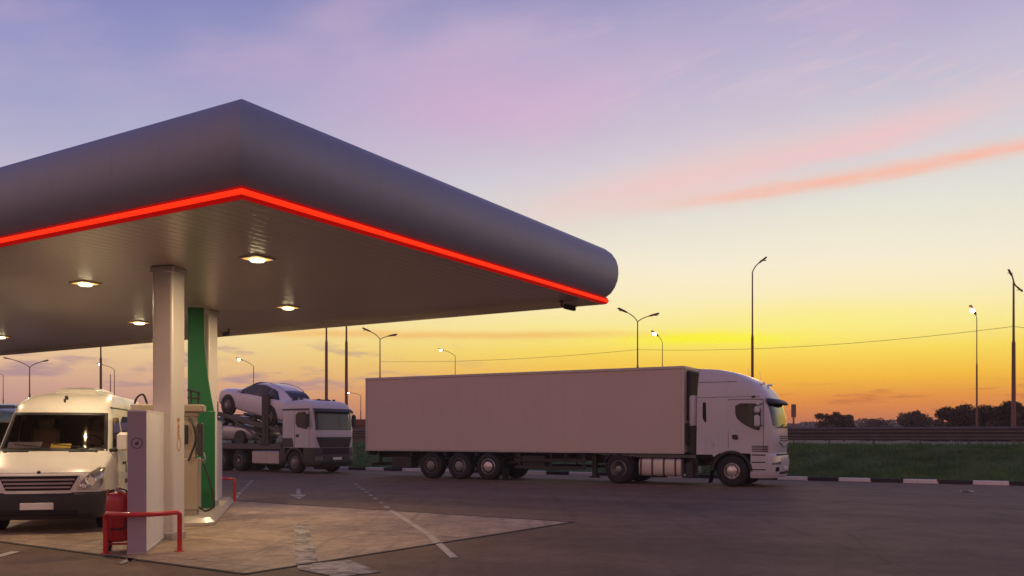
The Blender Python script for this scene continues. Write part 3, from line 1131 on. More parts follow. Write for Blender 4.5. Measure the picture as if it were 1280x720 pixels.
# edge trim on the back of the ceiling, ceiling lamps
spots = [(2.80, 2.80), (6.77, 6.19), (2.76, 7.09), (6.72, 11.06), (6.7, 17.0), (2.76, 12.0)]
for (x, y) in spots:
    mb = MB()
    for sx_, sy_, dx, dy in ((-.185, 0, .02, .39), (.185, 0, .02, .39), (0, -.185, .35, .02), (0, .185, .35, .02)):
        mb.box((x + sx_, y + sy_, HC - .012), (dx, dy, .034), ch=.006)
    fr = obj('ceiling_light', mb, M['ceil'], canopy)
    mb = MB()
    mb.loft([[Vector((x + a * .175, y + b * .175, HC - .006)) for a, b in ((-1, -1), (1, -1), (1, 1), (-1, 1))],
             [Vector((x + a * .15, y + b * .15, HC - .030)) for a, b in ((-1, -1), (1, -1), (1, 1), (-1, 1))]])
    obj('diffuser', mb, M['lampglow'], fr, smooth=False)
    mb = MB()
    mb.lathe([(.12, HC - .031), (.10, HC - .060), (.01, HC - .072)], (x, y, 0), 'z', 20)
    obj('lens', mb, M['lamp'], fr)
    ld = bpy.data.lights.new('canopy_lamp', 'AREA')
    ld.shape = 'SQUARE'
    ld.size = .11
    ld.energy = 85
    ld.color = (1, .72, .42)
    lo = bpy.data.objects.new('canopy_lamp', ld)
    C.objects.link(lo)
    lo.parent = canopy
    lo.location = (x, y, HC - .08)


def column(pw, rz, s, hz0=0.0):
    p = cl(pw)
    mb = MB()
    mb.box((p.x, p.y, (HC + hz0) / 2), (s, s, HC - hz0 - .005), rz - CZ)
    c = obj('column', mb, M['column'], canopy, bevel=.035)
    mb = MB()
    mb.box((p.x, p.y, HC - .055), (s + .05, s + .05, .10), rz - CZ, ch=.012)
    obj('collar', mb, M['column'], c)
    mb = MB()
    mb.box((p.x, p.y, .06 + hz0), (s + .03, s + .03, .12), rz - CZ, ch=.01)
    obj('base_plate', mb, M['alu'], c)
    return c


O1 = Vector((-5.6, 14.5, 0))
col1 = column(Vector((-5.58, 14.5, 0)), R(-11.8), .365)
col2 = column(Vector((-6.67, 19.45, 0)), R(-11.8), .36, .15)
# orange pictograms down the right face of the near column
nx = Vector((math.cos(R(-11.8)), math.sin(R(-11.8)), 0))
tv = Vector((-nx.y, nx.x, 0))
sc0 = Vector((-5.58, 14.5, 0)) + nx * (.1825 + .002)
mb = MB()


def mark(w0, w1, z0, z1):
    q = [sc0 + tv * w + Vector((0, 0, z)) for w, z in ((w0, z0), (w1, z0), (w1, z1), (w0, z1))]
    a_ = [cl(p) for p in q]
    b_ = [cl(p + nx * .003) for p in q]
    mb.loft([a_, b_])


for k, (z0, z1) in enumerate(((1.90, 1.96), (1.79, 1.86), (1.72, 1.76), (1.66, 1.70))):
    mark(-.035, .015, z0, z1)
    mark(-.035, -.015, z0 - .02, z1)
for k in range(16):
    a0, a1 = 2 * PI * k / 16, 2 * PI * (k + 1) / 16
    mark(-.01 + .05 * math.cos(a0), -.01 + .05 * math.cos(a0) + .016, 1.52 + .10 * math.sin(a0), 1.52 + .10 * math.sin(a0) + .03)
obj('sticker', mb, M['orange'], col1, smooth=False)

# ------------------------------------------------------------------ pump island; frame: x = WX, y = AX, origin by the near column
IZ = math.atan2(.240, .971)


def isl(w, a_, z=0.0):
    p = O1 + WX * w + AX * a_
    return Vector((p.x, p.y, z))


island = thing('pump_island', 'raised concrete pump island with a bright steel nosing under the beige fuel dispenser', 'kerb island', O1, IZ)
mb = MB()


def oct_(w0, w1, a0, a1, c):
    return [(w0 + c, a0), (w1 - c, a0), (w1, a0 + c), (w1, a1 - c), (w1 - c, a1), (w0 + c, a1), (w0, a1 - c), (w0, a0 + c)]


mb.loft([[Vector((a, b, -.02)) for a, b in oct_(-1.0, .56, 1.90, 8.0, .16)], [Vector((a, b, .05)) for a, b in oct_(-1.0, .56, 1.90, 8.0, .16)],
         [Vector((a, b, .15)) for a, b in oct_(-.93, .49, 1.98, 7.93, .13)]])
obj('kerb_block', mb, M['concrete'], island)
mb = MB()
o8 = oct_(-1.005, .565, 1.895, 8.005, .16)
i8 = oct_(-.93, .485, 1.985, 7.925, .13)
idx = [0, 1, 2]
mb.loft([[Vector((*o8[i], .02)) for i in idx] + [Vector((*o8[i], .02)) for i in []], [Vector((*o8[i], .07)) for i in idx], [Vector((*i8[i], .156)) for i in idx], [Vector((i8[i][0], i8[i][1] + .06, .156)) for i in idx]], caps=False, closed=False)
obj('steel_nosing', mb, M['nosing'], island)

# fuel dispenser
dsp = thing('fuel_dispenser', 'tall beige fuel dispenser with black hoses standing behind the near column', 'fuel pump', isl(-.31, 2.85, .15), IZ)
mb = MB()
mb.box((0, 0, .05), (1.02, .52, .10), ch=.01)
mb.box((0, 0, .60), (1.08, .56, 1.0), ch=.02)
mb.box((0, 0, 1.50), (.96, .46, .82), ch=.02)
obj('cabinet', mb, M['dispenser'], dsp)
mb = MB()
mb.box((.02, 0, 2.05), (1.22, .60, .15), ch=.025)
mb.box((0, 0, 1.94), (1.0, .48, .08))
obj('head', mb, M['dispenser'], dsp)
mb = MB()
mb.box((.1, -.245, 1.55), (.5, .04, .36), ch=.012)
obj('display', mb, M['plastic'], dsp)
for sx_ in (-1, 1):
    mb = MB()
    mb.box((sx_ * .56, -.06, 1.46), (.10, .30, .62), ch=.02)
    hol = obj('nozzle_holster', mb, M['greyplastic'], dsp)
    mb = MB()
    mb.tube([(sx_ * .60, -.12, 1.20), (sx_ * .64, -.16, 1.08), (sx_ * .62, -.20, .98)], [.03, .028, .02], 8)
    mb.box((sx_ * .62, -.16, 1.05), (.05, .18, .05), ch=.012)
    obj('nozzle', mb, M['lampglass'], hol)


def bez(pts, n=24):
    pts = [Vector(p) for p in pts]
    out = []
    ext = [pts[0] * 2 - pts[1]] + pts + [pts[-1] * 2 - pts[-2]]
    for i in range(1, len(ext) - 2):
        a, b, c, d_ = ext[i - 1:i + 3]
        for k in range(n // 3):
            t = k / (n // 3)
            out.append(.5 * ((2 * b) + (c - a) * t + (2 * a - 5 * b + 4 * c - d_) * t * t + (3 * b - a - 3 * c + d_) * t ** 3))
    out.append(pts[-1])
    return out


for pts in (((.38, -.26, 1.86), (.46, -.38, 1.70), (.50, -.36, 1.45), (.42, -.30, 1.20), (.36, -.28, 1.05)),
            ((.62, -.20, 1.0), (.70, -.22, .78), (.80, -.22, .36), (.80, -.22, .16), (.66, -.22, .08), (.54, -.22, .16)),
            ((-.40, -.1, 2.12), (-.46, -.16, 2.30), (-.56, -.18, 2.26), (-.62, -.16, 2.10), (-.64, -.14, 1.7), (-.62, -.16, 1.2))):
    mb = MB()
    mb.tube(bez(pts), .020, 8)
    obj('hose', mb, M['plastic'], dsp)
mb = MB()
mb.tube([(.36, .10, 2.1), (.36, .10, 2.42)], .022, 8)
mb.tube([(.50, .10, 2.1), (.50, .10, 2.36)], .022, 8)
mb.tube([(.30, .10, 2.42), (.54, .10, 2.36)], .022, 8)
mb.tube([(.30, .10, 2.27), (.54, .10, 2.25)], .018, 8)
obj('hose_mast', mb, M['plastic'], dsp)
mb = MB()
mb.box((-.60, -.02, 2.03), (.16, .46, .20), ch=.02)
obj('side_box', mb, M['skytint'], dsp)  # the lilac is sky light put into the box's colour

# green board with its curved edge
bd = thing('pump_board', 'tall green board with a curved edge standing in front of the far column', 'board', isl(.0, 4.35, .15), IZ)


def gedge(z):
    return interp(z, [(0, .385), (2.0, .375), (2.2, .345), (2.45, .30), (2.76, .25), (3.1, .21), (3.47, .185), (3.8, .172), (4.24, .165)])


mb = MB()
zs = [i * 4.22 / 60 for i in range(61)]
zs = [2.045] + [z for z in zs if z > 2.07]
mb.loft([[Vector((-.15, -.03, z)), Vector((gedge(z), -.03, z)), Vector((gedge(z), .03, z)), Vector((-.15, .03, z))] for z in zs])
obj('upper_board', mb, M['green'], bd)
mb = MB()
mb.box((.12, -.012, 1.02), (.54, .09, 2.04), ch=.008)
obj('lower_board', mb, M['green'], bd)

# end panels of the island
sl = thing('panel_wall', 'white panel wall with an end face coloured lilac for sky light and a round emblem, right behind the near red barrier', 'panel', isl(-.155, -.93), IZ, 'white panel walls at the island ends')
mb = MB()
mb.box((0, .01, 1.02), (.246, 2.06, 2.0), ch=.008)
mb.box((0, .01, 2.03), (.25, 2.066, .02))
obj('body', mb, M['slab'], sl)
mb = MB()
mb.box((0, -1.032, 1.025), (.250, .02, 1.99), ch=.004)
fc = obj('end_face', mb, M['skytint'], sl)  # end of the white wall, its sky-lit tone painted in


def ring_mark(cx, yy, cz, r, w, m, parent, name='emblem'):
    mb = MB()
    n = 28
    q = []
    for k in range(n + 1):
        a = 2 * PI * k / n
        q.append((math.cos(a), math.sin(a)))
    mb.grid([[Vector((cx + x * r, yy, cz + z * r)) for x, z in q], [Vector((cx + x * (r - w), yy, cz + z * (r - w))) for x, z in q]])
    mb.box((cx - .004, yy, cz - .012), (.05, .004, .026))
    mb.box((cx + .01, yy, cz + .012), (.02, .004, .03), 0, .5)
    return obj(name, mb, m, parent, smooth=False)


ring_mark(.0, -1.045, 1.57, .078, .010, M['ink'], fc)
mb = MB()
mb.box((.002, .01, .025), (.27, 2.1, .05))
obj('plinth', mb, M['alu'], sl)
s2 = thing('panel_wall', 'white panel wall with a small dark red mark, at the far end of the pump island', 'panel', isl(.11, 7.6), IZ, 'white panel walls at the island ends')
mb = MB()
mb.box((0, 0, 1.02), (.26, 1.7, 2.0), ch=.008)
mb.box((0, 0, 2.03), (.264, 1.704, .02))
obj('body', mb, M['slab'], s2)
mb = MB()
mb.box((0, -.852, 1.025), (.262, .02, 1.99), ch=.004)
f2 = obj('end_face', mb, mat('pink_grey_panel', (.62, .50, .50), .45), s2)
mb = MB()
mb.loft([[Vector((.06 + x, -.864, 1.62 + z)) for x, z in ((-.09, 0), (0, -.035), (.06, 0), (0, .04))], [Vector((.06 + x, -.868, 1.62 + z)) for x, z in ((-.09, 0), (0, -.035), (.06, 0), (0, .04))]])
obj('emblem', mb, mat('dark_red_print', (.16, .02, .02), .5), f2, smooth=False)


def barrier(label, w, a_, sgn, half=.50, bow=.5, h=.575):
    t = thing('safety_barrier', label, 'barrier', isl(w, a_), IZ, 'red tube barriers at the island ends')
    mb = MB()
    pts = [(-half, 0, h - .09), (-half, sgn * .015, h - .03), (-half + .03, sgn * .05, h)]
    for q in range(1, 12):
        f = q / 12
        pts.append((-half + .03 + (2 * half - .06) * f, sgn * (.05 + bow * math.sin(PI * f) ** .7), h))
    pts += [(half - .03, sgn * .05, h), (half, sgn * .015, h - .03), (half, 0, h - .09)]
    mb.tube(pts, .035, 12)
    obj('rail', mb, M['red'], t)
    for s in (-1, 1):
        mb = MB()
        mb.tube([(s * half, 0, -.02), (s * half, 0, h - .085)], .0352, 12)
        p = obj('post', mb, M['red'], t)
        mb = MB()
        mb.lathe([(.07, .004), (.07, .014), (.04, .02)], (s * half, 0, 0), 'z', 14)
        obj('foot_plate', mb, M['red'], p)
    return t


barrier('red tube barrier bent round the near end of the white panel wall', -.105, -1.77, -1, .495, .32)
barrier('small red tube barrier at the far end of the pump island', .05, 8.3, 1, .50, .35)

# wheeled fire extinguisher
ex = gp(149, 689)
fx = thing('fire_extinguisher', 'big red wheeled fire extinguisher standing between the van and the white panel wall', 'fire extinguisher', ex, IZ)
mb = MB()
mb.lathe([(.02, .14), (.12, .145), (.17, .17), (.18, .22), (.18, .74), (.17, .80), (.14, .84), (.07, .86), (.05, .87)], (0, 0, 0), 'z', 28)
obj('tank', mb, M['redtank'], fx, sharp=50)
mb = MB()
mb.lathe([(.045, .86), (.045, .92), (.03, .93)], (0, 0, 0), 'z', 12)
mb.box((0, -.05, .925), (.05, .16, .025), ch=.008)
obj('valve', mb, M['chrome'], fx)
mb = MB()
mb.tube([(-.14, -.12, .02), (-.16, -.12, .5), (-.14, -.05, .9)], .016, 8)
mb.tube([(.14, -.12, .02), (.16, -.12, .5), (.14, -.05, .9)], .016, 8)
mb.tube([(-.15, -.12, .12), (.15, -.12, .12)], .016, 8)
mb.tube([(-.155, -.12, .5), (.155, -.12, .5)], .012, 8)
obj('frame', mb, M['redtank'], fx)
for s in (-1, 1):
    mb = MB()
    mb.lathe([(.05, -.025), (.095, -.025), (.10, 0), (.095, .025), (.05, .025)], (s * .15, .08, .10), 'x', 18)
    obj('wheel', mb, M['rubber'], fx)
mb = MB()
mb.tube(bez([(.03, -.10, .92), (.14, -.18, .86), (.18, -.16, .6), (.10, -.19, .36), (-.08, -.19, .34)]), .013, 8)
obj('hose', mb, M['plastic'], fx)


def cctv(label, p, aim):
    t = thing('security_camera', label, 'camera', p, aim, 'cameras under the canopy edge')
    mb = MB()
    mb.tube([(0, 0, 0), (0, 0, -.10)], .016, 8)
    mb.lathe([(.05, -.0), (.05, -.02)], (0, 0, 0), 'z', 12)
    mb.tube([(0, 0, -.10), (.06, 0, -.12)], .014, 8)
    obj('bracket', mb, M['plastic'], t)
    mb = MB()
    mb.box((.16, 0, -.145), (.24, .09, .085), 0, .25, ch=.015)
    mb.box((.17, 0, -.10), (.27, .10, .01), 0, .25)
    hs = obj('housing', mb, M['greyplastic'], t)
    mb = MB()
    mb.lathe([(.03, 0), (.03, .015), (.01, .02)], (.275, 0, -.175), 'x', 12)
    obj('lens', mb, M['glass'], hs)


cctv('small grey security camera hanging under the right corner of the canopy', Vector((1.0, 18.0, HC - .003)), R(-12))
cctv('tiny dark security camera hanging under the back edge of the canopy beside the green board', Vector((-7.22, 22.75, HC - .003)), R(-100))
# ------------------------------------------------------------------ vans
def build_van(name, label, cat, paint, pos, rz, lamps=True):
    t = thing(name, label, cat, pos, rz)
    sh = Shell(xf=[(.28, -.06), (.5, -.01), (.7, .0), (.95, -.02), (1.03, -.06), (1.10, -.15), (1.20, -.36), (1.29, -.58), (1.36, -.78), (1.41, -.88), (2.09, -1.42), (2.22, -1.56), (2.34, -1.80), (2.45, -2.15), (2.52, -2.6), (2.555, -3.1)],
               xb=[(.28, -5.75), (2.2, -5.72), (2.555, -5.55)],
               w=[(.28, .93), (.7, .985), (1.2, .99), (1.4, .965), (2.1, .865), (2.3, .83), (2.42, .77), (2.51, .64), (2.555, .45)], L=.50, n=2.9)
    zs = [.28, .5, .7, .86, .95, 1.03, 1.07, 1.10, 1.15, 1.20, 1.25, 1.29, 1.33, 1.36, 1.39, 1.43, 1.55, 1.7, 1.85, 1.97, 2.07, 2.12, 2.17, 2.22, 2.28, 2.34, 2.40, 2.45, 2.49, 2.52, 2.555]
    mb = MB()
    sh.build(mb, zs, hole=lambda c: 1.43 < c.z < 2.07 and abs(c.y) < .885 * interp(c.z, sh.w) and c.x > interp(c.z, sh.xf) - .36)
    obj('body', mb, paint, t, sharp=28)
    W = lambda z, k=1.0: interp(z, sh.w) * k
    mb = MB()
    sh.patch(mb, 1.405, 2.10, lambda z: -W(z, .925), lambda z: W(z, .925), off=-.006, thick=0, nz=10, ny=22)
    obj('windscreen', mb, M['vwind'], t, sharp=60)
    mb = MB()
    for za, zb, ya, yb in ((1.395, 1.45, -.93, .93), (2.06, 2.105, -.93, .93)):
        sh.patch(mb, za, zb, lambda z: W(z, ya), lambda z: W(z, yb), off=.004, thick=.01, nz=2, ny=22)
    for sg in (-1, 1):
        sh.patch(mb, 1.44, 2.08, lambda z: W(z, sg * .875), lambda z: W(z, sg * .93), off=.004, thick=.01, nz=8, ny=3)
    obj('windscreen_seal', mb, M['plastic'], t)
    # interior
    mb = MB()
    mb.box((-1.62, 0, 1.22), (1.1, 1.75, .22), ch=.05)
    mb.box((-1.40, 0, 1.365), (.62, 1.6, .06), ch=.02)
    obj('dashboard', mb, M['lime'], t)
    for y in (-.48, .48):
        mb = MB()
        mb.box((-2.45, y, 1.45), (.16, .52, .75), 0, -.15, ch=.06)
        mb.box((-2.52, y, 1.93), (.11, .28, .22), 0, -.15, ch=.05)
        obj('seat', mb, M['seat'], t)
    mb = MB()
    mb.tube([Vector((-1.86 + .10 * math.sin(a), .48 + .20 * math.cos(a), 1.50 + .19 * math.sin(a))) for a in [2 * PI * k / 20 for k in range(21)]], .017, 8)
    mb.tube([(-1.86, .29, 1.5), (-1.86, .67, 1.5)], .014, 6)
    mb.tube([(-1.86, .48, 1.5), (-1.7, .48, 1.36)], .03, 6)
    obj('steering_wheel', mb, M['plastic'], t)
    mb = MB()
    mb.box((-5.4, 0, 1.4), (.05, 1.6, 1.9))
    obj('bulkhead', mb, M['seat'], t)
    # bonnet, grille, lamps, bumper
    mb = MB()
    sh.patch(mb, 1.035, 1.375, lambda z: -interp(z, [(1.03, .80), (1.37, .72)]), lambda z: interp(z, [(1.03, .80), (1.37, .72)]), off=.009, thick=.02, nz=12, ny=18)
    bon = obj('bonnet', mb, paint, t, sharp=28)
    mb = MB()
    for ya, yb in ((-.80, -.36), (.30, .76)):
        sh.patch(mb, 1.372, 1.396, ya, yb, off=.014, thick=.012, nz=3, ny=8)
    obj('cowl_vent', mb, M['darkhole'], bon)
    mb = MB()
    sh.patch(mb, .74, .985, lambda z: -interp(z, [(.74, .50), (.98, .62)]), lambda z: interp(z, [(.74, .50), (.98, .62)]), off=.010, thick=.02)
    gr = obj('grille', mb, M['darkhole'], t)
    for zc in (.785, .85, .915):
        mb = MB()
        hw = interp(zc, [(.74, .48), (.98, .60)])
        sh.patch(mb, zc - .010, zc + .020, -hw, hw, off=.03, thick=.025, nz=3, ny=16)
        obj('grille_slat', mb, M['slat'], gr)
    mb = MB()
    for zc in (.70, .99):
        hw = interp(zc, [(.70, .52), (.98, .64)])
        sh.patch(mb, zc - .012, zc + .012, -hw, hw, off=.022, thick=.02, nz=2, ny=16)
    obj('grille_frame', mb, paint, gr)
    mb = MB()
    mb.lathe([(.03, 0), (.03, .012), (.01, .016)], (sh.fx(0, 1.045) + .008, 0, 1.045), 'x', 14)
    obj('badge', mb, M['plastic'], bon)
    for sg in (-1, 1):
        mb = MB()
        lo_ = lambda z: sg * interp(z, [(.73, .60), (.80, .60), (1.0, .76), (1.12, .90)])
        hi_ = lambda z: sg * W(z, interp(z, [(.73, .93), (.85, .975), (1.12, .982)]))
        sh.patch(mb, .735, 1.11, lo_, hi_, off=.012, thick=.03, nz=10, ny=8)
        hl = obj('headlight', mb, M['lampglass'], t)
        mb = MB()
        yc = sg * .80
        for (yy, zc, rr) in ((yc, .89, .095), (sg * .69, .81, .055)):
            xx = sh.fx(yy, zc)
            n = sh.nrm(yy, zc)
            c = Vector((xx, yy, zc)) + n * .013
            u1 = n.cross(Vector((0, 0, 1))).normalized()
            u2 = n.cross(u1)
            rg = []
            for q, hh in ((1, 0), (.82, .006), (.55, -.002), (.05, .004)):
                rg.append([c + u1 * rr * q * math.cos(2 * PI * k / 18) + u2 * rr * q * math.sin(2 * PI * k / 18) + n * hh for k in range(18)])
            mb.loft(rg)
        obj('reflector', mb, M['chrome'], hl)
    bsh = Shell(xf=[(.24, -.02), (.34, .04), (.55, .055), (.66, .04), (.70, .01)], xb=[(.24, -.60), (.7, -.60)], w=[(.24, .93), (.34, .975), (.7, 1.0)], L=.5, n=3.0, rb=.02)
    mb = MB()
    bsh.build(mb, [.24, .28, .34, .45, .55, .62, .66, .69, .70])
    bp = obj('bumper', mb, M['plastic'], t, sharp=28)
    mb = MB()
    bsh.patch(mb, .30, .40, -.62, .62, off=.004, thick=.01)
    obj('air_intake', mb, M['darkhole'], bp)
    mb = MB()
    mb.box((.072, .0, .475), (.02, .52, .115), ch=.006)
    obj('number_plate', mb, M['paper'], bp)
    # sides
    for sg in (-1, 1):
        def plate(nm, poly, m, off=.005, thick=.02, par=t):
            mb = MB()
            sh.side(mb, poly, sg, off, thick)
            return obj(nm, mb, m, par)
        dr = plate('front_door', [(-1.30, .50), (-1.12, 1.32), (-1.30, 1.42), (-2.25, 1.42), (-2.30, 1.2), (-2.28, .50)], paint, .008)
        plate('door_handle', [(-2.05, 1.12), (-2.05, 1.17), (-2.22, 1.17), (-2.22, 1.12)], M['plastic'], .035, .03, dr)
        plate('side_window', [(-1.28, 1.45), (-1.42, 1.62), (-1.74, 2.02), (-2.26, 2.04), (-2.26, 1.45)], M['glass'], .006, .02, dr)
        plate('side_window', smooth_poly([(-2.42, 1.42), (-2.42, 2.06), (-3.75, 2.06), (-3.75, 1.42)], 1), M['glass'], .006)
        plate('side_window', smooth_poly([(-3.9, 1.42), (-3.9, 2.06), (-5.35, 2.06), (-5.35, 1.42)], 1), M['glass'], .006)
        plate('sill_trim', [(-1.42, .30), (-1.42, .44), (-4.1, .44), (-4.1, .30)], M['plastic'], .014, .03)
        plate('rub_strip', [(-2.35, .74), (-2.35, .82), (-4.0, .82), (-4.0, .74)], M['greyplastic'], .014, .03)
        plate('rain_gutter', [(-1.7, 2.20), (-1.7, 2.225), (-5.6, 2.225), (-5.6, 2.20)], M['plastic'], .006, .02)
        if sg > 0:
            plate('seam', [(-2.33, .5), (-2.33, 2.1), (-2.345, 2.1), (-2.345, .5)], M['darkhole'], .002, .02)
            fl = plate('fuel_flap', [(-2.42, .95), (-2.42, 1.17), (-2.62, 1.17), (-2.62, .95)], M['darkhole'], .004, .02)
            mb = MB()
            mb.box((-2.43, 1.10, 1.06), (.02, .20, .22), .25, ch=.006)
            obj('flap_lid', mb, paint, fl)
            mb = MB()
            mb.tube([(-2.52, .98, 1.05), (-2.52, 1.10, 1.08), (-2.50, 1.22, 1.03), (-2.48, 1.27, .9)], [.02, .025, .03, .03], 8)
            obj('filler_cap', mb, M['plastic'], fl)
        for x in (-.98, -4.6):
            mb = MB()
            mb.lathe([(.44, 0), (.44, .012), (.40, .016)], (x, sg * .955, .36), 'y', 32)
            mb2 = MB()
            mb2.lathe([(.43, -.10), (.43, .018)], (x, sg * .965 if sg > 0 else sg * .965, .36), 'y', 32)
            obj('wheel_arch', mb2, M['darkhole'], t)
            wheel(t, x, sg * .885, .345, .345, .23, sg, M['rim'], rimr=.6)
        mb = MB()
        mb.tube([(-1.12, sg * .93, 1.40), (-1.10, sg * 1.05, 1.42), (-1.10, sg * 1.12, 1.46)], .035, 8)
        mir = obj('mirror', mb, M['plastic'], t)
        mb = MB()
        mb.box((-1.10, sg * 1.17, 1.56), (.15, .22, .36), ch=.05)
        obj('mirror_shell', mb, paint, mir)
        mb = MB()
        mb.box((-1.178, sg * 1.17, 1.56), (.008, .18, .30), ch=.003)
        obj('mirror_glass', mb, M['lampglass'], mir)
    # roof equipment, wipers, antenna
    mb = MB()
    mb.loft([[Vector((x, y, z)) for x, y in ((-2.7, -.36), (-2.55, 0), (-2.7, .40), (-4.3, .46), (-4.3, -.42))] for z in (2.50,)] +
            [[Vector((x, y, 2.60)) for x, y in ((-2.8, -.34), (-2.66, 0), (-2.8, .38), (-4.2, .44), (-4.2, -.40))]] +
            [[Vector((x, y, 2.655)) for x, y in ((-3.1, -.24), (-3.0, 0), (-3.1, .28), (-4.0, .34), (-4.0, -.30))]])
    obj('roof_unit', mb, paint, t, bevel=.02)
    mb = MB()
    mb.tube([(-1.9, .03, 2.37), (-1.86, .03, 2.41), (-1.80, .03, 2.40)], [.03, .035, .015], 8)
    mb.box((-1.74, .03, 2.33), (.04, .035, .10), 0, .5, ch=.01)
    obj('roof_marker', mb, M['plastic'], t)
    for ya, yb in ((.62, .02), (.0, -.62)):
        mb = MB()
        n0 = Vector((sh.fx(ya, 1.42), ya, 1.42)) + Vector((.03, 0, .02))
        n1 = Vector((sh.fx(yb, 1.50), yb, 1.50)) + Vector((.03, 0, .02))
        mb.tube([n0, (n0 + n1) / 2 + Vector((.012, 0, .01)), n1], .011, 6)
        obj('wiper', mb, M['plastic'], t)
    return t, sh


VRZ = math.atan2(-.971, .240)
van, vsh = build_van('white_van', 'cream white high-roof minibus parked beside the pump, facing the camera', 'van', M['cream'], Vector((-8.08, 15.2, 0)), VRZ)


def on_dash(name, lab, cat, x, y, w, h, m, tilt):
    t = thing(name, lab, cat, van.location + Matrix.Rotation(VRZ, 3, 'Z') @ Vector((x, y, 1.396)), VRZ)
    mb = MB()
    mb.box((0, 0, h / 2), (.012, w, h), 0, tilt, ch=.003)
    tag(obj('sheet', mb, m, t))
    return t


on_dash('paper_sheet', 'white paper sheet propped behind the van windscreen on the left of the photo', 'paper', -1.12, -.50, .56, .19, M['paper'], -.75)
on_dash('paper_sheet', 'yellow paper card lying behind the van windscreen', 'paper', -1.12, .10, .34, .15, M['yellowpaper'], -.75)

bv = build_van('blue_van', 'dark blue van half out of the frame behind the white van', 'van', M['bluepaint'], Vector((-14.75, 24.2, 0)), VRZ)


# ------------------------------------------------------------------ long white lorry: trailer and tractor
P0 = Vector((-6.0, 36.5, 0))
TD = Vector((.8790, -.4768, 0))
TL = Vector((.4768, .8790, 0))
TRZ = math.atan2(TD.y, TD.x)


def sz(u, v):
    """pixel on the lorry's near side -> (distance along it from the tail, height)"""
    k = (u - 640) / F
    s = (36.5 * k + 6.0) / (.879 + .4768 * k)
    return s, EYE + (HOR - v) / F * (36.5 - .4768 * s)


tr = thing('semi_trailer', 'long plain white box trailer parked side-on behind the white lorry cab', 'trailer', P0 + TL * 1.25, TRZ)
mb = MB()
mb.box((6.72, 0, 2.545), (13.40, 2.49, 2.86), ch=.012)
bx_ = obj('box', mb, M['trailer'], tr)
mb = MB()
for sy_ in (-1, 1):
    mb.box((6.72, sy_ * 1.235, 3.99), (13.44, .06, .10), ch=.012)
    mb.box((6.72, sy_ * 1.235, 1.10), (13.44, .062, .075), ch=.01)
    for x in (.05, 13.39):
        mb.box((x, sy_ * 1.235, 2.545), (.09, .058, 2.82), ch=.012)
for x in (.03, 13.42):
    mb.box((x, 0, 3.99), (.06, 2.44, .10), ch=.01)
obj('edge_trim', mb, M['alu'], tr)
mb = MB()
for k in (1, 2):
    mb.box((13.4 * k / 3, -1.2455, 2.54), (.005, .003, 2.78))
obj('panel_seam', mb, mat('seam_grey', (.40, .36, .35), .6), bx_)
for y in (-.62, .62):
    mb = MB()
    mb.box((-.01, y, 2.52), (.05, 1.16, 2.74), ch=.012)
    dr = obj('rear_door', mb, M['trailer'], tr)
    for dy in (-.3, .3):
        mb = MB()
        mb.tube([(-.06, y + dy, 1.2), (-.06, y + dy, 3.9)], .018, 6)
        for zz_ in (1.25, 2.0, 2.9, 3.8):
            mb.box((-.055, y + dy, zz_), (.05, .09, .06))
        obj('lock_rod', mb, M['alu'], dr)
mb = MB()
mb.box((13.46, 0, 3.05), (.16, 1.9, 1.7), ch=.04)
mb.box((13.45, 0, 1.75), (.12, 2.2, .7), ch=.02)
obj('cooling_unit', mb, M['plastic'], tr)
mb = MB()
for y in (-.5, .5):
    mb.box((5.6, y, .93), (10.8, .12, .26))
    mb.box((12.2, y, .99), (2.4, .12, .14))
for x in (.6, 2.2, 3.8, 5.2, 7, 9, 10.6):
    mb.box((x, 0, .98), (.10, 2.36, .14))
mb.box((6.7, 0, 1.06), (13.2, 2.4, .05))
obj('chassis_frame', mb, M['chassis'], tr)
mb = MB()
mb.box((.28, 0, .52), (.12, 2.36, .14), ch=.02)
for y in (-.7, .7):
    mb.box((.36, y, .76), (.1, .12, .4))
mb.box((.10, 0, .98), (.10, 2.40, .16), ch=.02)
obj('rear_underrun', mb, M['chassis'], tr)
for y in (-1, 1):
    mb = MB()
    mb.box((.045, y * .95, .98), (.03, .42, .12), ch=.01)
    obj('tail_light', mb, mat('tail_light_red', (.25, .01, .01), .25), tr)
mb = MB()
for sy_ in (-1, 1):
    for z in (.52, .78):
        mb.box((8.35, sy_ * 1.18, z), (2.9, .03, .11), ch=.008)
    for x in (7.1, 8.4, 9.7):
        mb.box((x, sy_ * 1.165, .80), (.07, .03, .62))
obj('side_guard', mb, M['chassis'], tr)
for sy_ in (-1, 1):
    mb = MB()
    mb.box((10.0, sy_ * .85, .62), (.16, .14, .8))
    mb.box((10.0, sy_ * .85, .20), (.30, .28, .06))
    mb.tube([(10.0, sy_ * .85, .8), (9.4, sy_ * .5, .95)], .03, 6)
    obj('landing_leg', mb, M['chassis'], tr)
mb = MB()
mb.box((7.65, -.86, .72), (.95, .5, .5), ch=.03)
obj('pallet_box', mb, M['chassis'], tr)
mb = MB()
mb.box((1.75, -.95, .62), (.95, .5, .46), ch=.03)
mb.box((1.35, .3, .62), (.5, 1.2, .4), ch=.03)
obj('spare_wheel_box', mb, M['chassis'], tr)
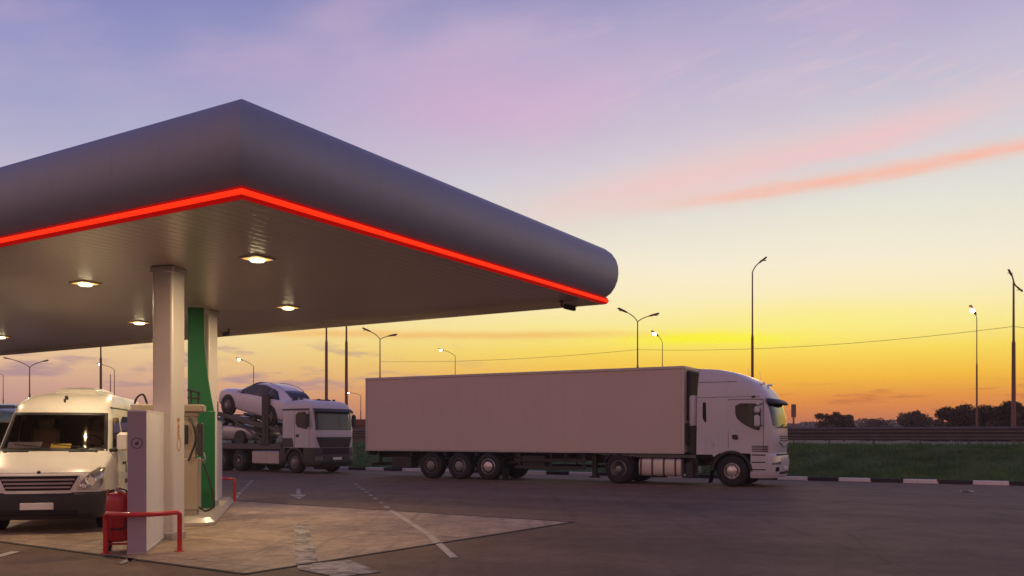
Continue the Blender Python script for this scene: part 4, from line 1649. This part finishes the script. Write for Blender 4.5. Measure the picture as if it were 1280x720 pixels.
for k, s in enumerate((3.18, 4.49, 5.78)):
    for sg in (-1, 1):
        wheel(tr, s, sg * 1.03, .515, .515, .385, sg, M['rimbright'] if (k == 2 and sg < 0) else M['rim'], rimr=.57)
        mb = MB()
        a0 = [math.radians(q) for q in range(35, 146, 10)]
        mb.loft([[Vector((s + rr * math.cos(a), yy, .515 + rr * math.sin(a))) for a in a0] for rr, yy in ((.57, sg * 1.22), (.57, sg * .82))], caps=False, closed=False)
        obj('mudguard', mb, M['plastic'], tr)
    mb = MB()
    mb.tube([(s, -.95, .515), (s, .95, .515)], .07, 8)
    mb.box((s + .2, 0, .68), (.5, 1.1, .16))
    obj('axle', mb, M['chassis'], tr)
for x in (2.6, 5.2, 7.9, 10.6):
    mb = MB()
    mb.box((x, -1.262, 1.10), (.07, .015, .03), ch=.004)
    obj('marker_light', mb, M['amber'], tr)
mb = MB()
mb.box((6.35, -.9, .26), (.03, .5, .42))
obj('mud_flap', mb, M['rubber'], tr)

TX0 = 15.03
lo = thing('truck_tractor', 'white lorry cab with a high rounded roof, coupled to the long white trailer', 'lorry', P0 + TL * 1.25 + TD * TX0, TRZ)


def tp(u, v):
    s, z = sz(u, v)
    return (s - TX0, z)


sh = Shell(xf=[(1.10, 1.40), (1.5, 1.45), (1.95, 1.43), (2.4, 1.35), (2.80, 1.24), (2.95, 1.18), (3.1, 1.08), (3.25, .96), (3.38, .82), (3.47, .70), (3.6, .48), (3.72, .22), (3.82, -.08), (3.90, -.45), (3.94, -.85)],
           xb=[(1.10, -1.20), (3.94, -1.16)],
           w=[(1.10, 1.215), (2.8, 1.215), (3.1, 1.19), (3.47, 1.12), (3.7, 1.05), (3.9, .96), (3.94, .86)], L=.52, n=3.4, rb=.04)
mb = MB()
sh.build(mb, [1.10, 1.3, 1.5, 1.75, 1.95, 2.2, 2.5, 2.8, 2.9, 3.0, 3.1, 3.2, 3.3, 3.38, 3.46, 3.475, 3.55, 3.64, 3.72, 3.80, 3.86, 3.90, 3.925, 3.94])
cab = obj('cab', mb, M['white'], lo, sharp=30)
mb = MB()
sh.patch(mb, 1.99, 2.78, lambda z: -1.05, lambda z: 1.05, off=.006, thick=.015, nz=8, ny=20)
obj('windscreen', mb, M['glass'], lo, sharp=60)
mb = MB()
rows = []
for q, (z, off) in enumerate(((2.80, .02), (2.74, .17), (2.72, .24), (2.76, .25), (2.84, .17), (2.90, .02))):
    rows.append([Vector((sh.fx(y, 2.82) + off * (1 - .25 * abs(y) ** 3), y, z)) for y in [-1.12 + 2.24 * k / 20 for k in range(21)]])
mb.grid(rows)
obj('sun_visor', mb, M['plastic'], lo)
mb = MB()
sh.side(mb, smooth_poly([tp(918.5, 504), tp(950.5, 504), tp(950.5, 538.5), tp(941, 536.5), tp(927, 529), tp(919, 521)], 1), -1, .008)
wn = obj('side_window', mb, M['glass'], lo)
mb = MB()
sh.side(mb, [(x, z) for x, z in [(.05, 2.76), (1.0, 2.76), (1.0, 1.85), (.05, 2.2)]], 1, .008)
obj('side_window', mb, M['glass'], lo)
# door outline, handle, slots
x_d0, x_d1 = -.12, 1.0
seam_mat = mat('white_seam', (.16, .15, .16), .6)
for sg in (-1, 1):
  mb = MB()
  for pl in ([(x_d0, 1.16), (x_d0, 2.86), (x_d0 + .02, 2.86), (x_d0 + .02, 1.16)], [(x_d1 + .02, 1.16), (x_d1 + .02, 2.86), (x_d1 + .04, 2.86), (x_d1 + .04, 1.16)],
             [(x_d0, 2.855), (x_d0, 2.88), (x_d1 + .04, 2.88), (x_d1 + .04, 2.855)]):
    sh.side(mb, pl, sg, .002 + .001 * (pl[0][1] > 2), .02)
  obj('door_seam', mb, seam_mat, cab)
mb = MB()
sh.side(mb, smooth_poly([tp(914.5, 543), tp(921.5, 543.5), tp(923, 549.5), tp(915, 549.5)], 1), -1, .012)
obj('door_handle', mb, M['plastic'], cab)
mb = MB()
sh.side(mb, [tp(878, 503), tp(882, 503), tp(882.5, 528), tp(880, 527), tp(878, 522)], -1, .008)
obj('side_slot', mb, M['darkhole'], cab)
mb = MB()
for sg in (-1, 1):
    sh.side(mb, [(-1.16, 3.455), (-1.16, 3.475), (.16, 3.475), (.16, 3.455)], sg, .003, .02)
    sh.side(mb, [(-1.16, 2.95), (-1.16, 2.965), (.9, 2.965), (.9, 2.95)], sg, .002, .02)
    sh.side(mb, [(-.62, 1.14), (-.62, 2.95), (-.605, 2.95), (-.605, 1.14)], sg, .002, .02)
obj('panel_seam', mb, M['greyplastic'], cab)
mb = MB()
for k in range(4):
    z = 1.16 + .055 * k
    sh.side(mb, [(.66, z), (.66, z + .03), (1.18, z + .03), (1.18, z)], -1, .006)
obj('louvre', mb, M['greyplastic'], cab)
mb = MB()
sh.side(mb, [tp(939, 495), tp(943, 494), tp(943.5, 497), tp(939.5, 497.5)], -1, .02)
obj('marker_light', mb, M['greyplastic'], cab)
# grille on the nose with a chevron badge, head lamps
mb = MB()
for z in (1.50, 1.57, 1.64):
    sh.patch(mb, z, z + .035, -.62, .62, off=.010, thick=.015, nz=2, ny=14)
gl_ = obj('grille', mb, M['greyplastic'], lo)
mb = MB()
for sg in (-1, 1):
    sh.patch(mb, 1.30, 1.46, lambda z: sg * interp(z, [(1.30, .0), (1.46, .62)]), lambda z: sg * interp(z, [(1.30, .12), (1.46, .78)]), off=.014, thick=.015, nz=6, ny=3)
obj('nose_chevron', mb, M['chrome'], gl_)
mb = MB()
mb.box((sh.fx(0, 1.95) + .03, .0, 1.965), (.04, 1.9, .03))
for y in (-.5, .35):
    mb.tube([(1.45, y, 1.97), (1.44, y + .55, 2.06)], .014, 6)
obj('wiper', mb, M['plastic'], lo)
bsh = Shell(xf=[(.30, 1.40), (.42, 1.46), (.8, 1.50), (1.02, 1.46), (1.10, 1.42)], xb=[(.3, .60), (1.1, .62)], w=[(.30, 1.16), (.42, 1.21), (1.10, 1.225)], L=.45, n=3.2, rb=.02)
mb = MB()
bsh.build(mb, [.30, .34, .42, .6, .8, .95, 1.02, 1.07, 1.10])
bmp = obj('bumper', mb, M['white'], lo, sharp=28)
mb = MB()
for z in (.56, .80, 1.035):
    bsh.side(mb, [(.66, z), (.66, z + .035), (1.10, z + .035), (1.10, z)], -1, .006)
bsh.patch(mb, .42, .50, -.7, .7, off=.006, thick=.015)
bsh.patch(mb, 1.03, 1.085, -.9, .9, off=.006, thick=.015, nz=2)
obj('step_recess', mb, M['darkhole'], bmp)
for sg in (-1, 1):
    mb = MB()
    bsh.patch(mb, .74, 1.0, lambda z: sg * .66, lambda z: sg * 1.16, off=.008, thick=.02, nz=6, ny=8)
    hl = obj('headlight', mb, M['lampglass'], lo)
    mb = MB()
    bsh.patch(mb, .52, .66, lambda z: sg * .78, lambda z: sg * 1.0, off=.010, thick=.02, nz=4, ny=4)
    obj('fog_light', mb, M['glass'], bmp)
mb = MB()
mb.box((bsh.fx(0, .62) + .012, 0, .62), (.014, .52, .115), ch=.003)
obj('number_plate', mb, M['paper'], bmp)
# mirrors on arms
for sg in (-1, 1):
    mb = MB()
    mb.tube([(.98, sg * 1.20, 2.72), (.90, sg * 1.40, 2.66), (.88, sg * 1.42, 2.0), (.98, sg * 1.22, 2.02)], .022, 6)
    mi_ = obj('mirror_arm', mb, M['plastic'], lo)
    for zc, hh in ((2.52, .22), (2.16, .38)):
        mb = MB()
        mb.box((.88, sg * 1.43, zc), (.15, .24, hh), ch=.045)
        obj('mirror', mb, M['white'], mi_)
# wheels, arches, chassis
for sg in (-1, 1):
    wheel(lo, 0, sg * 1.02, .52, .52, .32, sg, M['rimbright'], rimr=.50)
    wheel(lo, 11.06 - TX0, sg * .93, .52, .52, .60, sg, M['rim'], dual=True, rimr=.56)
    mb = MB()
    a0 = [math.radians(q) for q in range(0, 181, 10)]
    mb.loft([[Vector((rr * math.cos(a), yy, .52 + rr * math.sin(a) * .98)) for a in a0] for rr, yy in ((.60, sg * .75), (.60, sg * 1.235), (.68, sg * 1.235), (.68, sg * .75))], caps=False, closed=False)
    obj('wheel_arch', mb, M['plastic'], lo)
    mb = MB()
    a0 = [math.radians(q) for q in range(20, 161, 10)]
    mb.loft([[Vector((11.06 - TX0 + rr * math.cos(a), yy, .52 + rr * math.sin(a))) for a in a0] for rr, yy in ((.57, sg * .64), (.57, sg * 1.23), (.60, sg * 1.23), (.60, sg * .64))], caps=False, closed=False)
    obj('mudguard', mb, M['plastic'], lo)
    mb = MB()
    mb.box((-.72, sg * .98, .48), (.03, .44, .76), 0, .15)
    obj('mud_flap', mb, M['rubber'], lo)
    # white wing panel behind the front wheel
    mb = MB()
    mb.prism([(-1.18, 1.30), (-.15, 1.30), (.15, 1.22), (-.30, 1.16), (-.60, .98), (-.64, 1.05), (-1.18, 1.05)], sg * 1.19, sg * 1.232)
    obj('wing_panel', mb, M['white'], lo)
xa, xb2 = 11.80 - TX0, 13.30 - TX0
for sg in (-1, 1):
    mb = MB()
    c = [( .22 * math.copysign(abs(math.cos(a)) ** .5, math.cos(a)), .31 * math.copysign(abs(math.sin(a)) ** .5, math.sin(a))) for a in [2 * PI * k / 28 for k in range(28)]]
    mb.loft([[Vector((x, sg * 1.0 + q * y, .60 + q * z)) for y, z in c] for x, q in ((xa, .9), (xa + .03, 1), (xb2 - .03, 1), (xb2, .9))])
    tk = obj('fuel_tank', mb, M['tank'], lo, sharp=50)
    for k in range(4):
        x = xa + .03 + (xb2 - xa - .06) * (k + .12) / 3.5
        mb = MB()
        mb.loft([[Vector((x + dx, sg * 1.0 + 1.02 * y, .60 + 1.015 * z)) for y, z in c] for dx in (-.035, .035)])
        obj('tank_strap', mb, mat('strap_rust', (.10, .05, .04), .6) if k == 0 and sg < 0 else bpy.data.materials['strap_rust'], tk, sharp=50)
mb = MB()
for y in (-.42, .42):
    mb.box((-2.3, y, .82), (5.6, .09, .26))
mb.box((-1.35, 0, .80), (.3, 1.9, .3))
mb.box((-3.2, 0, .98), (1.3, .9, .10))
mb.box((-1.0, 0, 1.0), (1.6, 1.5, .2))
mb.tube([(0, -.9, .5), (0, .9, .5)], .07, 8)
mb.tube([(11.06 - TX0, -.9, .52), (11.06 - TX0, .9, .52)], .09, 8)
obj('chassis_frame', mb, M['chassis'], lo)
mb = MB()
mb.prism([(-4.75, 1.00), (-4.4, 1.06), (-3.4, 1.06), (-1.2, 1.03), (-1.2, .93), (-3.2, .93), (-4.0, 1.00)], -1.20, -1.10)
obj('side_fairing', mb, M['deck'], lo)
mb = MB()
mb.box((-1.45, -1.0, .52), (.24, .36, .55), ch=.03)
mb.box((-1.5, -1.0, .28), (.36, .4, .06))
obj('battery_box', mb, M['chassis'], lo)
mb = MB()
mb.lathe([(.01, 2.0), (.13, 2.02), (.14, 2.1), (.14, 2.98), (.12, 3.04), (.01, 3.05)], (-1.36, -.98, 0), 'z', 20)
obj('intake_stack', mb, M['white'], lo)
mb = MB()
mb.box((-1.34, -.98, 1.55), (.18, .2, .95))
mb.tube([(-1.30, -.4, 1.5), (-1.40, -.2, 1.2), (-1.5, 0, 1.5)], .03, 6)
obj('air_pipe', mb, M['plastic'], lo)
mb = MB()
for y in (-.55, .55):
    mb.tube([(.75, y, 3.40), (.95, y, 3.42)], [.035, .05], 10)
mb.tube([(.45, -.6, 3.56), (.40, -.6, 3.95)], .008, 5)
mb.tube([(.55, .6, 3.50), (.50, .6, 3.9)], .008, 5)
obj('roof_horn', mb, M['chrome'], lo)


# ------------------------------------------------------------------ cars
def build_car(name, label, cat, paint, kind, mtx):
    t = thing(name, label, cat)
    t.location = mtx.to_translation()
    t.rotation_euler = mtx.to_euler()
    t.scale = mtx.to_scale()
    if kind == 'suv':
        st = [(2.36, .36, .80, .92, .74, .80, .60), (2.30, .30, .92, 1.04, .88, .91, .74), (2.02, .28, 1.0, 1.13, .92, .94, .78), (1.45, .28, 1.04, 1.19, .92, .94, .78), (1.05, .28, 1.05, 1.22, .92, .94, .76),
              (.55, .26, 1.05, 1.46, .91, .93, .68), (.15, .26, 1.06, 1.66, .91, .93, .63), (-.55, .26, 1.08, 1.73, .91, .93, .62), (-1.25, .26, 1.11, 1.69, .91, .93, .61), (-1.90, .28, 1.14, 1.50, .90, .92, .59), (-2.26, .34, 1.14, 1.26, .87, .90, .62), (-2.38, .46, .98, 1.06, .80, .84, .64), (-2.44, .56, .80, .86, .66, .70, .55)]
        wx, wr, glass = (1.50, -1.36), .405, (.80, .02, -.62, -1.78)
    else:
        st = [(2.20, .42, .58, .66, .50, .55, .42), (2.10, .28, .68, .80, .76, .80, .62), (1.75, .22, .78, .90, .85, .87, .70), (1.15, .22, .86, .98, .86, .88, .72), (.85, .22, .88, 1.02, .86, .88, .70),
              (.35, .22, .89, 1.28, .86, .88, .62), (-.05, .22, .90, 1.43, .86, .88, .57), (-.55, .22, .92, 1.47, .86, .88, .57), (-1.1, .22, .94, 1.42, .86, .88, .56), (-1.6, .24, .95, 1.2, .85, .87, .56), (-2.0, .30, .94, 1.04, .82, .85, .62), (-2.15, .42, .84, .92, .72, .78, .58)]
        wx, wr, glass = (1.30, -1.30), .32, (.66, -.08, -.6, -1.5)

    def val(x, i):
        return interp(-x, [(-q[0], q[i]) for q in st])

    def ring(q):
        x, zb, zs_, zt, wb, ws, wt = q
        h = [(0, zb), (wb * .88, zb), (wb, zb + .10), (ws + .01, zb + (zs_ - zb) * .55), (ws, zs_ - .05), (ws - .035, zs_ + .01), (wt + .05, zt - .09), (wt - .04, zt - .02), (wt * .5, zt + .012), (0, zt + .02)]
        return [Vector((x, y, z)) for y, z in h] + [Vector((x, -y, z)) for y, z in h[-2:0:-1]]

    mb = MB()
    mb.loft([ring(q) for q in st])
    b = obj('body', mb, paint, t, sharp=80)
    sb = b.modifiers.new('s', 'SUBSURF')
    sb.levels = sb.render_levels = 2

    def sidept(x, f, sg, off):
        ws, wt, zs_, zt = val(x, 5), val(x, 6), val(x, 2), val(x, 3)
        a = Vector((ws - .035, zs_ + .01))
        c = Vector((wt + .05, zt - .09))
        p = a.lerp(c, f)
        n = Vector((c.y - a.y, -(c.x - a.x)))
        n = n.normalized() if n.length > 1e-4 else Vector((1, 0))
        p = p + n * off
        return Vector((x, sg * p.x, p.y))

    g0, g1, g2, g3 = glass
    for sg in (-1, 1):
        for xa_, xb_ in ((g0, g1 + .02 - .35), (g1 - .36, g2 - .42), (g2 - .46, g3)):
            mb = MB()
            xs = [xa_ + (xb_ - xa_) * k / 8 for k in range(9)]

            def fl(x):
                return .10

            def fh(x):
                return interp(x, [(g3, .28), (g3 + .35, .9), (g2, 1.02), (g1, 1.02), (g0 - .02, .95), (g0, .9)])
            mb.grid([[sidept(x, fl(x), sg, .010) for x in xs], [sidept(x, .5 * (fl(x) + fh(x)), sg, .014) for x in xs], [sidept(x, fh(x), sg, .010) for x in xs]])
            obj('side_window', mb, M['glass'], t)

    def top(x, y, off):
        zt, wt = val(x, 3), val(x, 6)
        return Vector((x, y * wt, zt + .014 - .02 * y * y + off))

    for nm, xa_, xb_ in (('windscreen', g0 + .06, g1 + .08), ('rear_window', g3 + .12, g3 - .36)):
        mb = MB()
        mb.grid([[top(xa_ + (xb_ - xa_) * i / 6, -.86 + 1.72 * j / 8, .012) for j in range(9)] for i in range(7)])
        obj(nm, mb, M['glass'], t)
    for sg in (-1, 1):
        for x in wx:
            mb = MB()
            yb = val(x, 5) + .004
            mb.lathe([(wr * 1.18, -.12), (wr * 1.18, .012)], (x, sg * yb, wr + .02), 'y', 28)
            obj('wheel_arch', mb, M['plastic'], t)
            wheel(t, x, sg * (yb - .08), wr, wr, .23, sg, M['rim'], rimr=.66)
        mb = MB()
        fx_, fz = st[1][0], st[1][2]
        mb.box((fx_ - .17, sg * (val(fx_ - .17, 5) - .17), fz - .02), (.32, .24, .12), -sg * .5, ch=.03)
        obj('headlight', mb, M['lampglass'], t)
        mb = MB()
        rx = st[-3][0]
        mb.box((rx - .02, sg * (st[-3][5] - .12), st[-3][2] - .08), (.20, .22, .16), sg * .3, ch=.03)
        obj('tail_light', mb, bpy.data.materials['tail_light_red'], t)
        mb = MB()
        mb.box((g0 - .04, sg * (val(g0, 5) + .07), val(g0, 2) + .12), (.12, .18, .13), ch=.04)
        obj('mirror', mb, paint, t)
    mb = MB()
    mb.box((st[1][0] + .03, 0, st[1][2] - .20), (.10, 1.0, .20), ch=.03)
    obj('grille', mb, M['plastic'], t)
    if kind == 'suv':
        for sg in (-1, 1):
            mb = MB()
            mb.tube([top(.0 - 1.7 * k / 8, sg * .86, .03) for k in range(9)], .018, 6)
            obj('roof_rail', mb, M['alu'], t)
    return t


# ------------------------------------------------------------------ car transporter
CD = Vector((.8090, -.5878, 0))
CLF = Vector((.5878, .8090, 0))
CP = Vector((-9.76, 40.0, 0)) + CLF * 1.2
CRZ = math.atan2(CD.y, CD.x)
ct = thing('car_transporter', 'car transporter lorry with a white cab and dark grey lower half, loaded with two cars', 'lorry', CP, CRZ)
MC = Matrix.Translation(CP) @ Matrix.Rotation(CRZ, 4, 'Z')
sh2 = Shell(xf=[(1.15, 1.34), (1.9, 1.34), (2.80, 1.22), (2.92, 1.21), (3.05, 1.13), (3.18, .96), (3.26, .74), (3.30, .4)], xb=[(1.15, -.82), (3.30, -.80)],
            w=[(1.15, 1.215), (2.85, 1.21), (3.05, 1.17), (3.2, 1.08), (3.30, .9)], L=.30, n=4.0, rb=.05)
mb = MB()
sh2.build(mb, [1.15, 1.4, 1.65, 1.9, 2.2, 2.5, 2.8, 2.88, 2.95, 3.05, 3.12, 3.18, 3.22, 3.26, 3.30])
ccab = obj('cab', mb, M['white'], ct, sharp=30)
mb = MB()
sh2.patch(mb, 1.93, 2.74, -1.08, 1.08, off=.007, thick=.015, nz=6, ny=18)
obj('windscreen', mb, mat('grey_green_glass', (.06, .075, .07), .06, rvar=.02), ct, sharp=60)
mb = MB()
rows = [[Vector((sh2.fx(y, 2.86) + off, y, z)) for y in [-1.14 + 2.28 * k / 16 for k in range(17)]] for z, off in ((2.90, .01), (2.86, .10), (2.76, .22), (2.72, .20), (2.75, .05))]
mb.grid(rows)
obj('sun_visor', mb, M['plastic'], ct)
mb = MB()
sh2.side(mb, [(-.80, 1.17), (-.80, 1.58), (-.12, 1.58), (-.02, 1.17)], -1, .006)
sh2.side(mb, [(-.80, 2.82), (-.80, 2.90), (1.0, 2.90), (1.0, 2.82)], -1, .006)
obj('dark_panel', mb, M['greyplastic'], ccab)
mb = MB()
sh2.side(mb, smooth_poly([(.10, 2.72), (.88, 2.76), (.92, 1.98), (.70, 1.98), (.10, 2.10)], 1), -1, .008)
obj('side_window', mb, M['glass'], ct)
mb = MB()
sh2.side(mb, [(.12, 1.62), (.12, 1.74), (.32, 1.74), (.32, 1.62)], -1, .014)
obj('door_handle', mb, M['plastic'], ccab)
mb = MB()
sh2.side(mb, [(.02, 1.2), (.02, 2.8), (.036, 2.8), (.036, 1.2)], -1, .003)
sh2.side(mb, [(1.0, 1.2), (1.0, 2.8), (1.016, 2.8), (1.016, 1.2)], -1, .003)
sh2.side(mb, [(.03, 2.785), (.03, 2.80), (1.01, 2.80), (1.01, 2.785)], -1, .0035)
obj('door_seam', mb, M['greyplastic'], ccab)
mb = MB()
sh2.patch(mb, 1.16, 1.62, lambda z: -interp(z, [(1.16, .88), (1.62, 1.06)]), lambda z: interp(z, [(1.16, .88), (1.62, 1.06)]), off=.010, thick=.02, nz=4)
gq = obj('grille', mb, M['plastic'], ct)
for z in (1.26, 1.40, 1.54):
    mb = MB()
    sh2.patch(mb, z - .02, z + .02, -.84, .84, off=.035, thick=.03, nz=2)
    obj('grille_bar', mb, M['greyplastic'], gq)
bs2 = Shell(xf=[(.30, 1.34), (.42, 1.42), (.9, 1.44), (1.15, 1.38)], xb=[(.3, .62), (1.15, .62)], w=[(.30, 1.16), (.42, 1.22), (1.15, 1.23)], L=.32, n=3.6, rb=.02)
mb = MB()
bs2.build(mb, [.30, .34, .42, .6, .9, 1.05, 1.12, 1.15])
bq = obj('bumper', mb, M['greyplastic'], ct, sharp=30)
mb = MB()
bs2.patch(mb, .86, 1.12, -.8, .8, off=.008, thick=.02)
bs2.patch(mb, .40, .52, -.9, .9, off=.008, thick=.02)
obj('air_intake', mb, M['darkhole'], bq)
for sg in (-1, 1):
    mb = MB()
    bs2.patch(mb, .58, .78, lambda z: sg * .80, lambda z: sg * 1.15, off=.010, thick=.02)
    obj('headlight', mb, M['lampglass'], ct)
mb = MB()
mb.box((bs2.fx(.1, .66) + .012, .05, .66), (.014, .52, .115), ch=.003)
obj('number_plate', mb, M['paper'], bq)
for sg in (-1, 1):
    mb = MB()
    mb.tube([(.98, sg * 1.2, 2.72), (1.12, sg * 1.38, 2.66), (1.12, sg * 1.38, 2.1), (1.0, sg * 1.2, 2.06)], .02, 6)
    mm = obj('mirror_arm', mb, M['plastic'], ct)
    mb = MB()
    mb.box((1.08, sg * 1.40, 2.36), (.14, .22, .56), ch=.04)
    obj('mirror', mb, M['plastic'], mm)
mb = MB()
mb.lathe([(.10, 3.29), (.10, 3.36), (.05, 3.40)], (-.35, -.5, 0), 'z', 12)
mb.box((-.35, -.85, 3.34), (.26, .16, .14), .4, -.3, ch=.03)
for y in (-.2, .3, .7):
    mb.box((.5, y, 3.32), (.10, .14, .07), ch=.02)
mb.box((.2, .1, 3.31), (.7, .8, .04), ch=.01)
obj('beacon', mb, M['plastic'], ct)
for sg in (-1, 1):
    wheel(ct, 0, sg * 1.04, .50, .50, .32, sg, M['rim'], rimr=.54)
    wheel(ct, -3.95, sg * .94, .50, .50, .56, sg, M['rim'], dual=True)
    wheel(ct, -5.30, sg * .94, .50, .50, .56, sg, M['rim'], dual=True)
    mb = MB()
    a0 = [math.radians(q) for q in range(0, 181, 10)]
    mb.loft([[Vector((rr * math.cos(a), yy, .50 + rr * math.sin(a))) for a in a0] for rr, yy in ((.58, sg * .75), (.58, sg * 1.235), (.66, sg * 1.235), (.66, sg * .75))], caps=False, closed=False)
    obj('wheel_arch', mb, M['greyplastic'], ct)
    mb = MB()
    mb.box((-2.0, sg * 1.0, .68), (1.9, .5, .62), ch=.05)
    obj('side_tank', mb, M['alu'], ct)
    mb = MB()
    mb.prism([(-.62, .55), (-.62, 1.16), (-.98, 1.16), (-.98, .45)], sg * .85, sg * 1.22)
    obj('cab_skirt', mb, M['greyplastic'], ct)
mb = MB()
for y in (-.45, .45):
    mb.box((-3.6, y, .92), (8.6, .10, .28))
mb.tube([(0, -.9, .5), (0, .9, .5)], .07, 8)
mb.box((-.2, 0, .95), (2.2, 1.5, .4))
obj('chassis_frame', mb, M['chassis'], ct)
mb = MB()
mb.box((-4.65, 0, 1.15), (7.4, 2.2, .06))
for sg in (-1, 1):
    mb.box((-4.65, sg * 1.16, 1.18), (7.4, .10, .26), ch=.02)
    mb.box((-4.65, sg * .75, 1.20), (7.3, .55, .05))
obj('lower_deck', mb, M['deck'], ct)
# sloping upper deck: two tracks with cross ties
UZ0, UZ1, UX0, UX1 = 1.93, 2.80, -1.0, -5.6


def uz(x):
    return UZ0 + (UZ1 - UZ0) * (x - UX0) / (UX1 - UX0)


for sg in (-1, 1):
    mb = MB()
    pr = [(UX0, uz(UX0) - .14), (UX1 - .3, uz(UX1) - .10), (UX1 - .3, uz(UX1) + .05), (UX0, uz(UX0))]
    mb.prism(pr, sg * .55, sg * 1.14)
    mb.prism([(a, b + .07) for a, b in pr], sg * 1.14, sg * 1.20)
    obj('upper_track', mb, M['deck'], ct)
    mb = MB()
    mb.box((-2.02, sg * 1.16, 2.42), (.46, .16, 2.36), ch=.03)
    mb.box((-2.02, sg * 1.245, 2.0), (.10, .03, 1.4))
    mb.box((-2.02, sg * 1.16, 1.36), (.62, .20, .24), ch=.03)
    obj('lift_post', mb, M['greyplastic'], ct)
    mb = MB()
    mb.box((-5.72, sg * 1.16, 2.25), (.14, .12, 2.2), ch=.02)
    obj('rear_post', mb, M['greyplastic'], ct)
    mb = MB()
    mb.tube([(-2.2, sg * 1.12, 1.4), (-4.6, sg * 1.12, uz(-4.6) - .1)], .05, 8)
    obj('lift_ram', mb, M['deck'], ct)
mb = MB()
for k in range(6):
    x = UX0 - .4 - k * .85
    mb.box((x, 0, uz(x) - .09), (.12, 2.2, .06))
obj('cross_tie', mb, M['deck'], ct)

pitch = math.atan2(UZ1 - UZ0, UX0 - UX1)
sx0 = -3.42
build_car('white_car', 'pearl white SUV strapped nose-up on the sloping upper deck of the car transporter', 'car', M['pearl'], 'suv',
          MC @ Matrix.Translation((sx0, -.08, uz(sx0) + .03)) @ Matrix.Rotation(PI, 4, 'Z') @ Matrix.Rotation(-pitch, 4, 'Y') @ Matrix.Scale(1.08, 4))
build_car('silver_car', 'silver hatchback on the lower deck of the car transporter, under the white SUV', 'car', M['silver'], 'hatch',
          MC @ Matrix.Translation((-5.30, -.16, 1.225)))
mh = bpy.data.materials.new('haze_air')
mh.use_nodes = True
nt = mh.node_tree
nt.nodes.remove(nt.nodes['Principled BSDF'])
pv = nt.nodes.new('ShaderNodeVolumePrincipled')
pv.inputs['Color'].default_value = (.95, .90, .86, 1)
pv.inputs['Density'].default_value = .0007
nt.links.new(pv.outputs[0], nt.nodes['Material Output'].inputs['Volume'])
mb = MB()
mb.box((0, 250, 6.3), (2400, 1800, 14.8))
tag(obj('haze', mb, mh, smooth=False), kind='stuff')
